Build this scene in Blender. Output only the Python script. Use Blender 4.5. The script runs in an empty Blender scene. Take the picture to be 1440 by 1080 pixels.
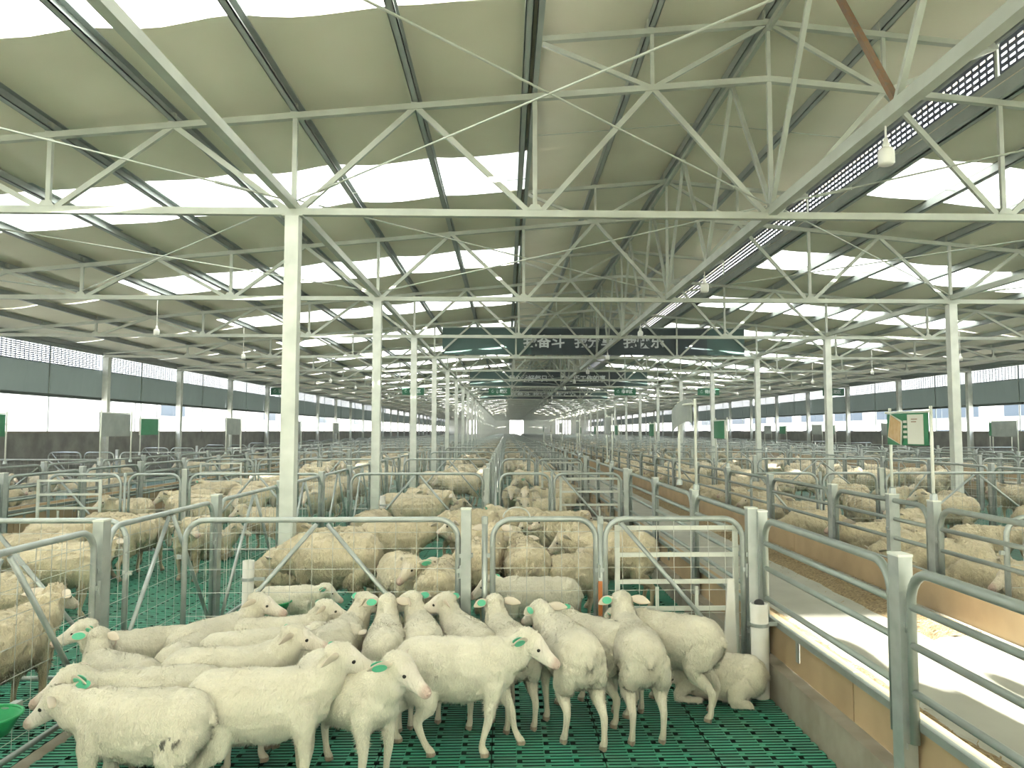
import bpy, math, random
import numpy as np
from mathutils import Vector, Matrix, Euler, noise as mnoise
R = random.Random(7)
rad = math.radians

# ------------------------------------------------------------------ camera, sky, sun, exposure
scn = bpy.context.scene
COL = scn.collection
cam_d = bpy.data.cameras.new('camera'); cam = bpy.data.objects.new('camera', cam_d); COL.objects.link(cam)
cam.location = (0, 0, 1.9); cam.rotation_euler = (rad(90 + 3.6), 0, rad(-1.7))
cam_d.sensor_fit = 'HORIZONTAL'; cam_d.sensor_width = 36.0; cam_d.lens = 36.0 * 1050 / 1440
cam_d.shift_x = -23.0 / 1440; cam_d.clip_end = 1000; cam_d.clip_start = 0.05
scn.camera = cam
scn.view_settings.view_transform = 'Standard'; scn.view_settings.look = 'None'
scn.view_settings.gamma = 1.0; scn.view_settings.use_curve_mapping = False
scn.view_settings.exposure = 1.9
wld = bpy.data.worlds.new('sky'); scn.world = wld; wld.use_nodes = True
wn = wld.node_tree.nodes; wl = wld.node_tree.links
bg = wn['Background']; bg.inputs['Strength'].default_value = 2.2
tc = wn.new('ShaderNodeTexCoord'); sp = wn.new('ShaderNodeSeparateXYZ'); cr = wn.new('ShaderNodeValToRGB')
wl.new(tc.outputs['Generated'], sp.inputs[0]); wl.new(sp.outputs['Z'], cr.inputs[0]); wl.new(cr.outputs[0], bg.inputs['Color'])
cr.color_ramp.elements[0].color = (1.0, 0.985, 0.90, 1); cr.color_ramp.elements[1].color = (0.72, 0.80, 0.93, 1)
cr.color_ramp.elements[1].position = 0.6
SUN_EL = 18.0
sun_d = bpy.data.lights.new('sun', 'SUN'); sun_d.energy = 15.0; sun_d.angle = rad(0.6); sun_d.color = (1.0, 0.95, 0.84)
sun = bpy.data.objects.new('sun', sun_d); COL.objects.link(sun)
sun.rotation_euler = Vector((0.0, -math.cos(rad(SUN_EL)), math.sin(rad(SUN_EL)))).to_track_quat('Z', 'Y').to_euler()

# ------------------------------------------------------------------ materials
def mat(name, col, rough=0.6, metal=0.0, noise=None, bump=None, spec=0.4):
    """noise=(scale, colour2, amount); bump=(scale, strength, dist)"""
    m = bpy.data.materials.new(name); m.use_nodes = True
    n, l = m.node_tree.nodes, m.node_tree.links
    b = n['Principled BSDF']; b.inputs['Base Color'].default_value = (*col, 1)
    b.inputs['Roughness'].default_value = rough; b.inputs['Metallic'].default_value = metal
    b.inputs['Specular IOR Level'].default_value = spec
    tcn = n.new('ShaderNodeTexCoord')
    if noise:
        t = n.new('ShaderNodeTexNoise'); t.inputs['Scale'].default_value = noise[0]; t.inputs['Detail'].default_value = 5
        l.new(tcn.outputs['Object'], t.inputs['Vector'])
        r = n.new('ShaderNodeValToRGB'); l.new(t.outputs['Fac'], r.inputs[0])
        r.color_ramp.elements[0].position = 0.35; r.color_ramp.elements[1].position = 0.7
        r.color_ramp.elements[0].color = (*col, 1)
        c2 = noise[1]; a = noise[2]
        r.color_ramp.elements[1].color = (*[col[i] * (1 - a) + c2[i] * a for i in range(3)], 1)
        l.new(r.outputs[0], b.inputs['Base Color'])
    if bump:
        t = n.new('ShaderNodeTexNoise'); t.inputs['Scale'].default_value = bump[0]; t.inputs['Detail'].default_value = 6
        l.new(tcn.outputs['Object'], t.inputs['Vector'])
        bn = n.new('ShaderNodeBump'); bn.inputs['Strength'].default_value = bump[1]; bn.inputs['Distance'].default_value = bump[2]
        l.new(t.outputs['Fac'], bn.inputs['Height']); l.new(bn.outputs[0], b.inputs['Normal'])
    return m

M = {}
M['galv'] = mat('galvanised_steel', (0.50, 0.54, 0.52), 0.42, 0.55, (9, (0.30, 0.34, 0.33), 0.6))
M['galv_dark'] = mat('weathered_galvanised', (0.34, 0.38, 0.35), 0.5, 0.5, (7, (0.24, 0.28, 0.25), 0.6))
M['white_steel'] = mat('pale_painted_steel', (0.80, 0.82, 0.75), 0.5, 0.0, (4, (0.5, 0.53, 0.47), 0.6))
M['truss'] = mat('truss_steel', (0.54, 0.57, 0.50), 0.5, 0.15, (3, (0.38, 0.40, 0.34), 0.6))
M['purlin'] = mat('purlin_steel', (0.42, 0.46, 0.44), 0.5, 0.1, (3, (0.30, 0.34, 0.33), 0.6))
M['rust'] = mat('rusty_steel', (0.30, 0.17, 0.09), 0.8, 0.1, (20, (0.2, 0.2, 0.18), 0.6))
M['sheet'] = mat('roof_underside', (0.86, 0.82, 0.67), 0.75, 0.0, (0.9, (0.76, 0.72, 0.57), 0.7))

M['grille'] = mat('vent_grille', (0.24, 0.29, 0.42), 0.7)
M['grille_dark'] = mat('ridge_vent_grille', (0.12, 0.135, 0.18), 0.7)
M['wire'] = mat('wire', (0.55, 0.56, 0.52), 0.45, 0.5)
M['brick'] = mat('sooty_brick_wall', (0.17, 0.165, 0.15), 0.9, 0, (2.2, (0.32, 0.315, 0.28), 0.9), (12, 0.5, 0.02))
M['wood'] = mat('plywood_board', (0.46, 0.34, 0.20), 0.75, 0, (3, (0.33, 0.24, 0.14), 0.7), (30, 0.2, 0.004))
M['kerb'] = mat('concrete_kerb', (0.33, 0.30, 0.24), 0.9, 0, (5, (0.22, 0.19, 0.14), 0.8), (30, 0.4, 0.006))
M['alley'] = mat('alley_concrete', (0.42, 0.42, 0.36), 0.85, 0, (3, (0.36, 0.35, 0.30), 0.8), (40, 0.2, 0.003))
M['feed'] = mat('chopped_feed', (0.20, 0.14, 0.075), 0.95, 0, (45, (0.46, 0.36, 0.20), 0.9), (90, 1.0, 0.02))
M['pvc'] = mat('white_pvc', (0.74, 0.74, 0.70), 0.4, 0, (6, (0.55, 0.47, 0.33), 0.35))
M['black'] = mat('black_rubber', (0.03, 0.03, 0.03), 0.5)
M['bowl'] = mat('green_bowl', (0.03, 0.33, 0.12), 0.4)
M['orange'] = mat('orange_rust_strap', (0.5, 0.17, 0.05), 0.7)
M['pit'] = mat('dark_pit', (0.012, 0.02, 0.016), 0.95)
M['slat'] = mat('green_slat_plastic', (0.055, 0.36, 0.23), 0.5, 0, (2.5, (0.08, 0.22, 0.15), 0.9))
M['slat_shade'] = mat('slat_flank_painted_shade', (0.010, 0.028, 0.019), 0.9)  # shade inside the slots, painted as a near-black colour on the bar sides
M['banner_dark'] = mat('banner_dark_slate', (0.045, 0.062, 0.072), 0.7, 0, (0.5, (0.06, 0.08, 0.085), 0.8))
M['banner_green'] = mat('banner_green_slate', (0.075, 0.135, 0.125), 0.7)
M['letter'] = mat('white_lettering', (0.80, 0.84, 0.84), 0.6)
M['sign_green'] = mat('green_sign', (0.02, 0.15, 0.075), 0.5)
M['poster_green'] = mat('poster_green', (0.03, 0.19, 0.085), 0.5, 0, (5, (0.05, 0.25, 0.13), 0.6))
M['poster_white'] = mat('poster_white', (0.62, 0.63, 0.56), 0.6)
M['poster_tan'] = mat('poster_tan', (0.55, 0.36, 0.17), 0.6, 0, (18, (0.66, 0.5, 0.3), 0.8))
M['poster_back'] = mat('poster_back_grey', (0.27, 0.30, 0.28), 0.6, 0, (6, (0.38, 0.41, 0.38), 0.7))
M['lamp'] = mat('white_lamp_plastic', (0.78, 0.78, 0.72), 0.35)
M['ear'] = mat('ear_skin', (0.66, 0.50, 0.42), 0.8)
M['ear_pale'] = mat('ear_pale', (0.66, 0.58, 0.47), 0.85)
M['tag'] = mat('green_tag', (0.13, 0.58, 0.36), 0.45)
M['eye'] = mat('eye_dark', (0.02, 0.018, 0.015), 0.2)
M['nose'] = mat('nose_pink', (0.42, 0.25, 0.20), 0.6)
M['bldg'] = mat('white_render', (0.72, 0.72, 0.68), 0.9, 0, (0.3, (0.66, 0.66, 0.62), 0.7))
M['bldg_glass'] = mat('grey_blue_glass', (0.10, 0.13, 0.16), 0.25)
M['bldg_trim'] = mat('grey_pipe', (0.25, 0.25, 0.24), 0.7)
M['yard'] = mat('yard_concrete', (0.60, 0.59, 0.54), 0.9, 0, (0.5, (0.38, 0.37, 0.33), 0.7))
M['endwall'] = mat('end_wall_sheet', (0.78, 0.80, 0.72), 0.8)
M['cloth_dark'] = mat('dark_work_clothes', (0.05, 0.07, 0.12), 0.9)
M['skin'] = mat('skin', (0.5, 0.3, 0.2), 0.6)
M['hair'] = mat('black_hair', (0.02, 0.015, 0.012), 0.6)
M['blue'] = mat('blue_frame', (0.06, 0.13, 0.45), 0.5)

def translucent(name, col, t):
    m = bpy.data.materials.new(name); m.use_nodes = True
    n, l = m.node_tree.nodes, m.node_tree.links
    n.remove(n['Principled BSDF'])
    d = n.new('ShaderNodeBsdfDiffuse'); d.inputs[0].default_value = (*[c * 0.9 for c in col], 1)
    tr = n.new('ShaderNodeBsdfTranslucent'); tr.inputs[0].default_value = (*col, 1)
    tx = n.new('ShaderNodeTexNoise'); tx.inputs['Scale'].default_value = 1.2; tx.inputs['Detail'].default_value = 4
    tcn = n.new('ShaderNodeTexCoord'); l.new(tcn.outputs['Object'], tx.inputs['Vector'])
    mr = n.new('ShaderNodeMapRange'); mr.inputs[3].default_value = t * 0.8; mr.inputs[4].default_value = min(1, t * 1.15)
    l.new(tx.outputs[0], mr.inputs[0])
    mx = n.new('ShaderNodeMixShader'); l.new(mr.outputs[0], mx.inputs[0])
    l.new(d.outputs[0], mx.inputs[1]); l.new(tr.outputs[0], mx.inputs[2]); l.new(mx.outputs[0], n['Material Output'].inputs[0])
    return m
M['skylight'] = translucent('skylight_fibreglass', (0.94, 0.95, 0.86), 0.52)
M['curtain'] = translucent('rolled_curtain', (0.135, 0.165, 0.145), 0.22)
M['poly'] = translucent('added_fill_polycarbonate', (0.76, 0.77, 0.70), 0.5)  # translucent sheet added on the unseen rear wall to light the foreground

def wool_mat(name, bump_scale, strength, dist):
    m = bpy.data.materials.new(name); m.use_nodes = True
    n, l = m.node_tree.nodes, m.node_tree.links
    b = n['Principled BSDF']; b.inputs['Roughness'].default_value = 0.95; b.inputs['Specular IOR Level'].default_value = 0.1
    b.inputs['Sheen Weight'].default_value = 0.25; b.inputs['Sheen Roughness'].default_value = 0.6
    a = n.new('ShaderNodeAttribute'); a.attribute_name = 'tint'
    oi = n.new('ShaderNodeObjectInfo')
    tcn = n.new('ShaderNodeTexCoord')
    vadd = n.new('ShaderNodeVectorMath'); vadd.operation = 'ADD'
    l.new(tcn.outputs['Object'], vadd.inputs[0]); l.new(oi.outputs['Random'], vadd.inputs[1])
    t = n.new('ShaderNodeTexNoise'); t.inputs['Scale'].default_value = 7; t.inputs['Detail'].default_value = 5
    l.new(vadd.outputs[0], t.inputs['Vector'])
    mr = n.new('ShaderNodeMapRange'); mr.inputs[1].default_value = 0.3; mr.inputs[2].default_value = 0.75
    mr.inputs[3].default_value = 1.06; mr.inputs[4].default_value = 0.86
    l.new(t.outputs[0], mr.inputs[0])
    mr2 = n.new('ShaderNodeMapRange'); mr2.inputs[3].default_value = 0.90; mr2.inputs[4].default_value = 1.06
    l.new(oi.outputs['Random'], mr2.inputs[0])
    mu = n.new('ShaderNodeMath'); mu.operation = 'MULTIPLY'; l.new(mr.outputs[0], mu.inputs[0]); l.new(mr2.outputs[0], mu.inputs[1])
    vm = n.new('ShaderNodeVectorMath'); vm.operation = 'SCALE'
    l.new(a.outputs['Color'], vm.inputs[0]); l.new(mu.outputs[0], vm.inputs['Scale'])
    l.new(vm.outputs[0], b.inputs['Base Color'])
    t2 = n.new('ShaderNodeTexNoise'); t2.inputs['Scale'].default_value = bump_scale; t2.inputs['Detail'].default_value = 6
    t2.inputs['Distortion'].default_value = 1.2
    mp = n.new('ShaderNodeMapping'); mp.inputs['Scale'].default_value = (1.0, 1.0, 0.45)
    l.new(vadd.outputs[0], mp.inputs[0]); l.new(mp.outputs[0], t2.inputs['Vector'])
    bn = n.new('ShaderNodeBump'); bn.inputs['Strength'].default_value = strength; bn.inputs['Distance'].default_value = dist
    l.new(t2.outputs['Fac'], bn.inputs['Height']); l.new(bn.outputs[0], b.inputs['Normal'])
    return m
M['lamb'] = wool_mat('lamb_wool', 48, 0.8, 0.016)
M['ewe'] = wool_mat('ewe_wool', 38, 0.9, 0.02)

def far_slat_mat():
    m = mat('green_slats_far', (0.05, 0.25, 0.16), 0.55)
    n, l = m.node_tree.nodes, m.node_tree.links
    b = n['Principled BSDF']; t = n.new('ShaderNodeTexBrick')
    t.inputs['Scale'].default_value = 1.0; t.inputs['Brick Width'].default_value = 0.155; t.inputs['Row Height'].default_value = 0.04
    t.inputs['Mortar Size'].default_value = 0.007; t.offset = 0
    t.inputs['Color1'].default_value = (0.05, 0.22, 0.15, 1); t.inputs['Color2'].default_value = (0.07, 0.18, 0.125, 1)
    t.inputs['Mortar'].default_value = (0.012, 0.03, 0.022, 1)
    tcn = n.new('ShaderNodeTexCoord'); l.new(tcn.outputs['Object'], t.inputs['Vector'])
    l.new(t.outputs['Color'], b.inputs['Base Color']); return m
M['slat_far'] = far_slat_mat()

# ------------------------------------------------------------------ mesh helpers
class MB:
    def __init__(s): s.v = []; s.f = []; s.mi = []; s.cur = 0
    def add(s, vs, fs):
        o = len(s.v); s.v.extend([tuple(map(float, v)) for v in vs])
        for f in fs: s.f.append(tuple(i + o for i in f)); s.mi.append(s.cur)
    def box(s, x0, x1, y0, y1, z0, z1):
        s.add([(x0,y0,z0),(x1,y0,z0),(x1,y1,z0),(x0,y1,z0),(x0,y0,z1),(x1,y0,z1),(x1,y1,z1),(x0,y1,z1)],
              [(0,3,2,1),(4,5,6,7),(0,1,5,4),(1,2,6,5),(2,3,7,6),(3,0,4,7)])
    def beam(s, p0, p1, w, h=None, up=(0,0,1)):
        h = h or w; p0 = np.array(p0, float); p1 = np.array(p1, float); t = p1 - p0; t /= np.linalg.norm(t)
        u = np.array(up, float)
        if abs(t @ u) > 0.97: u = np.array((0, 1, 0.))
        a = np.cross(t, u); a /= np.linalg.norm(a); b = np.cross(a, t)
        a = a * w / 2; b = b * h / 2
        s.add([p0-a-b, p0+a-b, p0+a+b, p0-a+b, p1-a-b, p1+a-b, p1+a+b, p1-a+b],
              [(0,3,2,1),(4,5,6,7),(0,1,5,4),(1,2,6,5),(2,3,7,6),(3,0,4,7)])
    def angle(s, p0, p1, w, up=(0,0,1), th=0.012):
        """an L section: two thin flanges"""
        p0 = np.array(p0, float); p1 = np.array(p1, float); t = p1 - p0; t /= np.linalg.norm(t)
        u = np.array(up, float)
        if abs(t @ u) > 0.97: u = np.array((0, 1, 0.))
        a = np.cross(t, u); a /= np.linalg.norm(a); b = np.cross(a, t)
        s.beam(p0, p1, w, th, b); s.beam(p0 - b*w/2 + a*0, p1 - b*w/2, th, w, b)
    def tube(s, pts, r, n=8, closed=False):
        P = [np.array(p, float) for p in pts]; m = len(P)
        T = []
        for i in range(m):
            a = P[(i-1) % m] if (closed or i > 0) else P[i]; b = P[(i+1) % m] if (closed or i < m-1) else P[i]
            d = b - a; T.append(d / (np.linalg.norm(d) + 1e-12))
        u = np.array((0, 0, 1.)) if abs(T[0][2]) < 0.9 else np.array((0, 1., 0))
        vs = []
        for i in range(m):
            u = u - T[i] * (u @ T[i]); u /= np.linalg.norm(u); w = np.cross(T[i], u)
            rr = r[i] if isinstance(r, (list, tuple)) else r
            for k in range(n):
                a = 2*math.pi*k/n; vs.append(P[i] + rr*(math.cos(a)*u + math.sin(a)*w))
        fs = []
        for i in range(m if closed else m-1):
            j = (i+1) % m
            for k in range(n): fs.append((i*n+k, i*n+(k+1) % n, j*n+(k+1) % n, j*n+k))
        if not closed:
            fs.append(tuple(range(n))[::-1]); fs.append(tuple((m-1)*n+k for k in range(n)))
        s.add(vs, fs)
    def lathe(s, prof, n=16, c=(0,0,0)):
        vs = []; fs = []
        for (r, z) in prof:
            for k in range(n):
                a = 2*math.pi*k/n; vs.append((c[0]+r*math.cos(a), c[1]+r*math.sin(a), c[2]+z))
        for i in range(len(prof)-1):
            for k in range(n): fs.append((i*n+k, i*n+(k+1) % n, (i+1)*n+(k+1) % n, (i+1)*n+k))
        s.add(vs, fs)
    def sweep(s, pts, rr, side, n=14, cap=True):
        """elliptic rings: rr=(a along side, b across); rounded by extra cap points"""
        P = [np.array(p, float) for p in pts]; m = len(P); side = np.array(side, float); vs = []
        for i in range(m):
            t = P[min(i+1, m-1)] - P[max(i-1, 0)]; t /= np.linalg.norm(t)
            a = side - t*(side @ t); a /= np.linalg.norm(a); b = np.cross(t, a)
            for k in range(n):
                q = 2*math.pi*k/n; vs.append(P[i] + rr[i][0]*math.cos(q)*a + rr[i][1]*math.sin(q)*b)
        fs = []
        for i in range(m-1):
            for k in range(n): fs.append((i*n+k, i*n+(k+1) % n, (i+1)*n+(k+1) % n, (i+1)*n+k))
        fs.append(tuple(range(n))[::-1]); fs.append(tuple((m-1)*n+k for k in range(n)))
        s.add(vs, fs)
    def ball(s, c, r, n=12, m=8):
        r = (r, r, r) if not isinstance(r, (tuple, list)) else r
        vs = []; fs = []
        for i in range(m+1):
            th = math.pi*i/m
            for k in range(n):
                a = 2*math.pi*k/n
                vs.append((c[0]+r[0]*math.sin(th)*math.cos(a), c[1]+r[1]*math.sin(th)*math.sin(a), c[2]+r[2]*math.cos(th)))
        for i in range(m):
            for k in range(n): fs.append((i*n+k, (i+1)*n+k, (i+1)*n+(k+1) % n, i*n+(k+1) % n))
        s.add(vs, fs)
    def mesh(s, name, mats, smooth=False):
        me = bpy.data.meshes.new(name); me.from_pydata(s.v, [], s.f)
        for m_ in (mats if isinstance(mats, (list, tuple)) else [mats]): me.materials.append(M[m_])
        if any(s.mi): me.polygons.foreach_set('material_index', s.mi)
        if smooth: me.polygons.foreach_set('use_smooth', [True]*len(me.polygons))
        me.update(); return me

def link(name, data, parent=None, loc=None, label=None, cat=None, group=None, kind=None, mw=None):
    o = bpy.data.objects.new(name, data); COL.objects.link(o)
    if parent is not None: o.parent = parent
    if mw is not None: o.matrix_local = mw
    if loc is not None: o.location = loc
    if label: o['label'] = label
    if cat: o['category'] = cat
    if group: o['group'] = group
    if kind: o['kind'] = kind
    return o

def box_obj(name, b, m, **k):
    q = MB(); q.box(*b); return link(name, q.mesh(name, m), **k)

class Spec:
    """a kind of thing: its own mesh (or none: an Empty) and its parts, as (name, mesh, label, subparts)"""
    def __init__(s, name, cat, mesh=None, parts=()): s.name, s.cat, s.mesh, s.parts = name, cat, mesh, list(parts)
    def put(s, loc, rz=0, scale=1.0, label='', group=None, with_parts=True):
        r = link(s.name, s.mesh, label=label, cat=s.cat, group=group)
        r.location = loc; r.rotation_euler = (0, 0, rz)
        r.scale = (scale,)*3 if not isinstance(scale, tuple) else scale
        if with_parts or s.mesh is None:
            for p in s.parts:
                c = link(p[0], p[1], parent=r, kind='stuff' if p[0] in ('wire_mesh', 'fleece') else None)
                if len(p) > 2 and p[2]: c['label'] = p[2]
                for q in (p[3] if len(p) > 3 else ()):
                    d = link(q[0], q[1], parent=c)
                    if len(q) > 2 and q[2]: d['label'] = q[2]
        return r

ORD = ['first','second','third','fourth','fifth','sixth','seventh','eighth','ninth','tenth','eleventh','twelfth','thirteenth',
       'fourteenth','fifteenth','sixteenth','seventeenth','eighteenth','nineteenth','twentieth']
def tens(i):
    i += 1
    if i <= 20: return ORD[i-1]
    base = {2: 'twenty', 3: 'thirty', 4: 'forty', 5: 'fifty'}[i // 10]
    return {2: 'twentieth', 3: 'thirtieth', 4: 'fortieth', 5: 'fiftieth'}[i//10] if i % 10 == 0 else base + '-' + ORD[i % 10 - 1]

# ------------------------------------------------------------------ building dimensions
BAY, Y0, NT = 6.0, 3.06, 32            # trusses at Y0 + 6k (k=0 above/behind the camera's view edge)
PAN = 2.95; RX = 3.30                  # panel length, ridge x
XL, XR = RX - 6*PAN, RX + 6*PAN        # side walls  (-14.4 / 21.0)
YB, YE = -3.0, Y0 + BAY*(NT-1) + 0.2   # rear and end walls
ZC = 4.57                              # bottom chord
def zlow(x): return 6.05 - 0.0945*(abs(x - RX) - PAN) if abs(x-RX) > PAN else 6.32 - 0.0915*abs(x-RX)
def zup(x): return 7.05 - 0.0915*abs(x - RX)

# dusty air inside the barn
hz = bpy.data.materials.new('barn_dust_haze'); hz.use_nodes = True; hz.node_tree.nodes.clear()
_o = hz.node_tree.nodes.new('ShaderNodeOutputMaterial'); _v = hz.node_tree.nodes.new('ShaderNodeVolumeScatter')
_v.inputs['Density'].default_value = 0.0045; _v.inputs['Anisotropy'].default_value = 0.2; _v.inputs['Color'].default_value = (0.97, 1.0, 0.95, 1)
hz.node_tree.links.new(_v.outputs[0], _o.inputs['Volume']); M['haze'] = hz
# ---- floors and ground
g = MB(); g.box(-60, 80, -40, 260, -0.75, -0.6); link('ground', g.mesh('ground', 'yard'), kind='structure')
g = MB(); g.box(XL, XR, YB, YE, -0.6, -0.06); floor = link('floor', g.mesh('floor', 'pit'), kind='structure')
def tile_mesh(w=0.657, d=0.6):
    q = MB(); nb = 15; p = d/nb; bw = 0.0245; nc = 4; cp = w/nc; rw = 0.03
    ribs = [(i*cp - rw/2, i*cp + rw/2) for i in range(nc+1)]
    for i in range(nb):
        y = i*p
        if i % 3 == 1:
            for c in range(nc): q.box(c*cp + rw/2, (c+1)*cp - rw/2, y, y+bw, -0.03, 0)
        else: q.box(0.003, w-0.003, y, y+bw, -0.03, 0)
        if i % 3 == 2:
            for c in range(nc+1):
                a, b = max(ribs[c][0], 0.003), min(ribs[c][1], w-0.003); q.box(a, b, y+bw, y+p, -0.03, -0.001)
        # narrow web that carries the bars at the sides of the square holes
        for c in range(1, nc): q.box(c*cp - rw/2 - 0.006, c*cp - rw/2, y, y+p, -0.03, -0.002)
    me = q.mesh('slat_tile', ['slat', 'slat_shade'])
    me.polygons.foreach_set('material_index', [0 if i % 6 == 1 else 1 for i in range(len(me.polygons))]); return me  # top faces stay green, all others take the painted slot shade
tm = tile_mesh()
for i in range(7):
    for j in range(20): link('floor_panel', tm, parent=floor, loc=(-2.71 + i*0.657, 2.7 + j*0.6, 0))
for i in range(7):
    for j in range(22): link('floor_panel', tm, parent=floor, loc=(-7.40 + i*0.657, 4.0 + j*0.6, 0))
def slab(x0, x1, y0, y1, z0, z1, m, name, parent=floor, **k):
    q = MB(); q.box(x0, x1, y0, y1, z0, z1); return link(name, q.mesh(name, m), parent=parent, **k)
slab(-2.71, 1.89, 14.7, YE, -0.05, 0, 'slat_far', 'slatted_deck')
slab(-2.805, -2.705, YB, 14.7, -0.05, -0.004, 'kerb', 'pit_beam')
slab(-7.40, -2.80, 17.2, YE, -0.05, 0, 'slat_far', 'slatted_deck')
slab(3.62, 13.35, YB, YE, -0.05, 0, 'slat_far', 'slatted_deck')
slab(15.05, XR, YB, YE, -0.05, 0, 'slat_far', 'slatted_deck')
slab(XL, -9.0, YB, YE, -0.05, 0, 'slat_far', 'slatted_deck')
# raised feed alleys: slab, kerb, plywood boards
def alley(x0, x1, nm, y0=YB):
    a = link('feed_alley_slab', MB().mesh('e', 'alley'), kind='structure')
    q = MB(); q.box(x0+0.06, x1-0.06, y0, YE, -0.05, 0.42); s = link('feed_alley', q.mesh('feed_alley', 'alley'), kind='structure', label=nm)
    bpy.data.objects.remove(a)
    for (xa, xb, xk0, xk1) in ((x0, x0+0.05, x0-0.10, x0+0.06), (x1-0.05, x1, x1-0.06, x1+0.15)):
        q = MB(); q.box(xk0, xk1, y0, YE, -0.05, 0.24); link('kerb', q.mesh('kerb', 'kerb'), parent=s)
        top = 0.52 if xa == x0 else 0.70
        y = y0
        while y < 90:
            q = MB(); q.box(xa, xb, y+0.006, min(y+2.44, YE)-0.006, 0.24, top); link('side_board', q.mesh('side_board', 'wood'), parent=s)
            y += 2.44
        q = MB(); q.box(xa, xb, y, YE, 0.24, top); link('side_board', q.mesh('side_board', 'wood'), parent=s)
        q = MB(); q.beam(((xa+xb)/2 + (-0.045 if xa == x0 else 0.045), y0, top-0.015), ((xa+xb)/2 + (-0.045 if xa == x0 else 0.045), YE, top-0.015), 0.035, 0.04)
        link('board_rail', q.mesh('board_rail', 'galv_dark'), parent=s)
        yy = max(y0, 2.4)
        while yy < 24:
            q = MB(); xx = xa-0.012 if xa == x0 else xb
            q.box(xx, xx+0.012, yy, yy+0.045, top-0.19, top-0.03); link('board_bracket', q.mesh('board_bracket', 'galv_dark'), parent=s)
            yy += 1.35
    return s
al_main = alley(1.99, 3.60, 'concrete feed alley right of the front pen with sun patch')
al_left = alley(-8.95, -7.45, 'concrete feed alley at the left beyond the left pens')
al_right = alley(13.4, 15.0, 'concrete feed alley at the far right')
def feed_strip(x0, x1, y0, y1, seed, par, h=0.05):
    rr = random.Random(seed); q = MB(); nx = 8; ny = int((y1-y0)/0.05); vs = []; fs = []
    for j in range(ny+1):
        y = y0 + (y1-y0)*j/ny; wob = 0.05*mnoise.noise((y*1.7, seed, 0)); wob2 = 0.06*mnoise.noise((y*2.3, seed, 5))
        for i in range(nx+1):
            u = i/nx; x = (x0+wob)*(1-u) + (x1+wob2)*u
            z = 0.421 + max(0, math.sin(math.pi*min(1, max(0, u)))**0.7*h*(0.7+0.6*mnoise.noise((x*9, y*9, seed)))) - (0.006 if i in (0, nx) else 0)
            vs.append((x, y, z))
    for j in range(ny):
        for i in range(nx): a = j*(nx+1)+i; fs.append((a, a+1, a+nx+2, a+nx+1))
    q.add(vs, fs)
    for _ in range(int((y1-y0)*70)):
        x = rr.gauss((x0+x1)/2, (x1-x0)*0.45); y = rr.uniform(y0, y1)
        if x < 2.06 and x0 > 1: x = 2.08
        if x0 > 1 and x > 3.52: x = 3.5
        a = rr.uniform(0, 3.14); l_ = rr.uniform(0.012, 0.035); z = 0.424 + (rr.uniform(0, h) if x0 < x < x1 else rr.uniform(0, 0.006))
        dx, dy = math.cos(a)*l_, math.sin(a)*l_; q.add([(x-dx, y-dy, z), (x+dx, y+dy, z+0.004), (x+dx-dy*0.25, y+dy+dx*0.25, z+0.007), (x-dx-dy*0.2, y-dy+dx*0.2, z)], [(0,1,2,3)])
    return link('feed_litter', q.mesh('feed_litter', 'feed'), kind='stuff')
f1 = feed_strip(3.02, 3.50, 5.3, 40, 3, None, 0.06); f1['label'] = 'brown chopped feed strewn along the right side of the feed alley'; f1['category'] = 'feed'
f2 = feed_strip(2.05, 2.22, 2.0, 6.2, 9, None, 0.045); f2['label'] = 'golden chopped feed along the left board of the feed alley'; f2['category'] = 'feed'

# ---- side walls: low brick wall, curtain, perforated strip
def bar_grille(name, length, h, nh, pitch, bw, along='Y'):
    q = MB()
    for i in range(nh+1):
        z = h*i/nh; q.box(-0.008, 0.008, 0, length, z-bw/2, z+bw/2)
    n = int(length/pitch)
    for i in range(n+1):
        y = i*length/n; q.box(-0.006, 0.006, y-bw*0.4, y+bw*0.4, 0, h)
    return q.mesh(name, along)
gm = bar_grille('grille', BAY-0.2, 0.56, 9, 0.20, 0.031, 'grille')
GA = bar_grille('grille', BAY-0.12, 0.30, 4, 0.15, 0.042, 'grille_dark')
for side, x, sg in (('left', XL-0.1, 1), ('right', XR+0.1, -1)):
    q = MB(); q.box(x-0.1, x+0.1, YB, YE, -0.6, 1.83); w = link('wall_'+side, q.mesh('wall', 'brick'), kind='structure')
    q = MB(); q.box(x-0.13, x+0.13, YB, YE, 1.83, 1.89); link('wall_cap', q.mesh('wall_cap', 'kerb'), parent=w)
    q = MB(); q.box(x-0.06, x+0.06, YB, YE, 4.6, 4.8); link('eave_beam', q.mesh('eave_beam', 'purlin'), parent=w)
    q = MB(); q.tube([(x+0.06*sg, YB, 3.03), (x+0.06*sg, YE, 3.03)], 0.05, 8); link('curtain_roll', q.mesh('curtain_roll', 'curtain'), parent=w)
    for k in range(-1, NT-1):
        y = Y0 + BAY*k
        link('vent_grille', gm, parent=w, loc=(x, y+0.1, 4.05))
        for h_ in range(2):
            q = MB(); ya = y+h_*3.0
            q.add(*(lambda V: (V, [(i, i+1, i+14, i+13) for i in range(12)]))(
                [(x + sg*0.012*math.sin(i*2.1+k), ya + 3.0*i/12, 3.05) for i in range(13)] + [(x + sg*0.012*math.sin(i*1.7+k), ya + 3.0*i/12, 4.07) for i in range(13)]))
            link('curtain', q.mesh('curtain', 'curtain'), parent=w)
        q = MB(); q.box(x-0.02, x+0.02, y+3.0, y+3.04, 1.83, 4.6); link('mullion', q.mesh('mullion', 'galv_dark'), parent=w)

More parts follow.
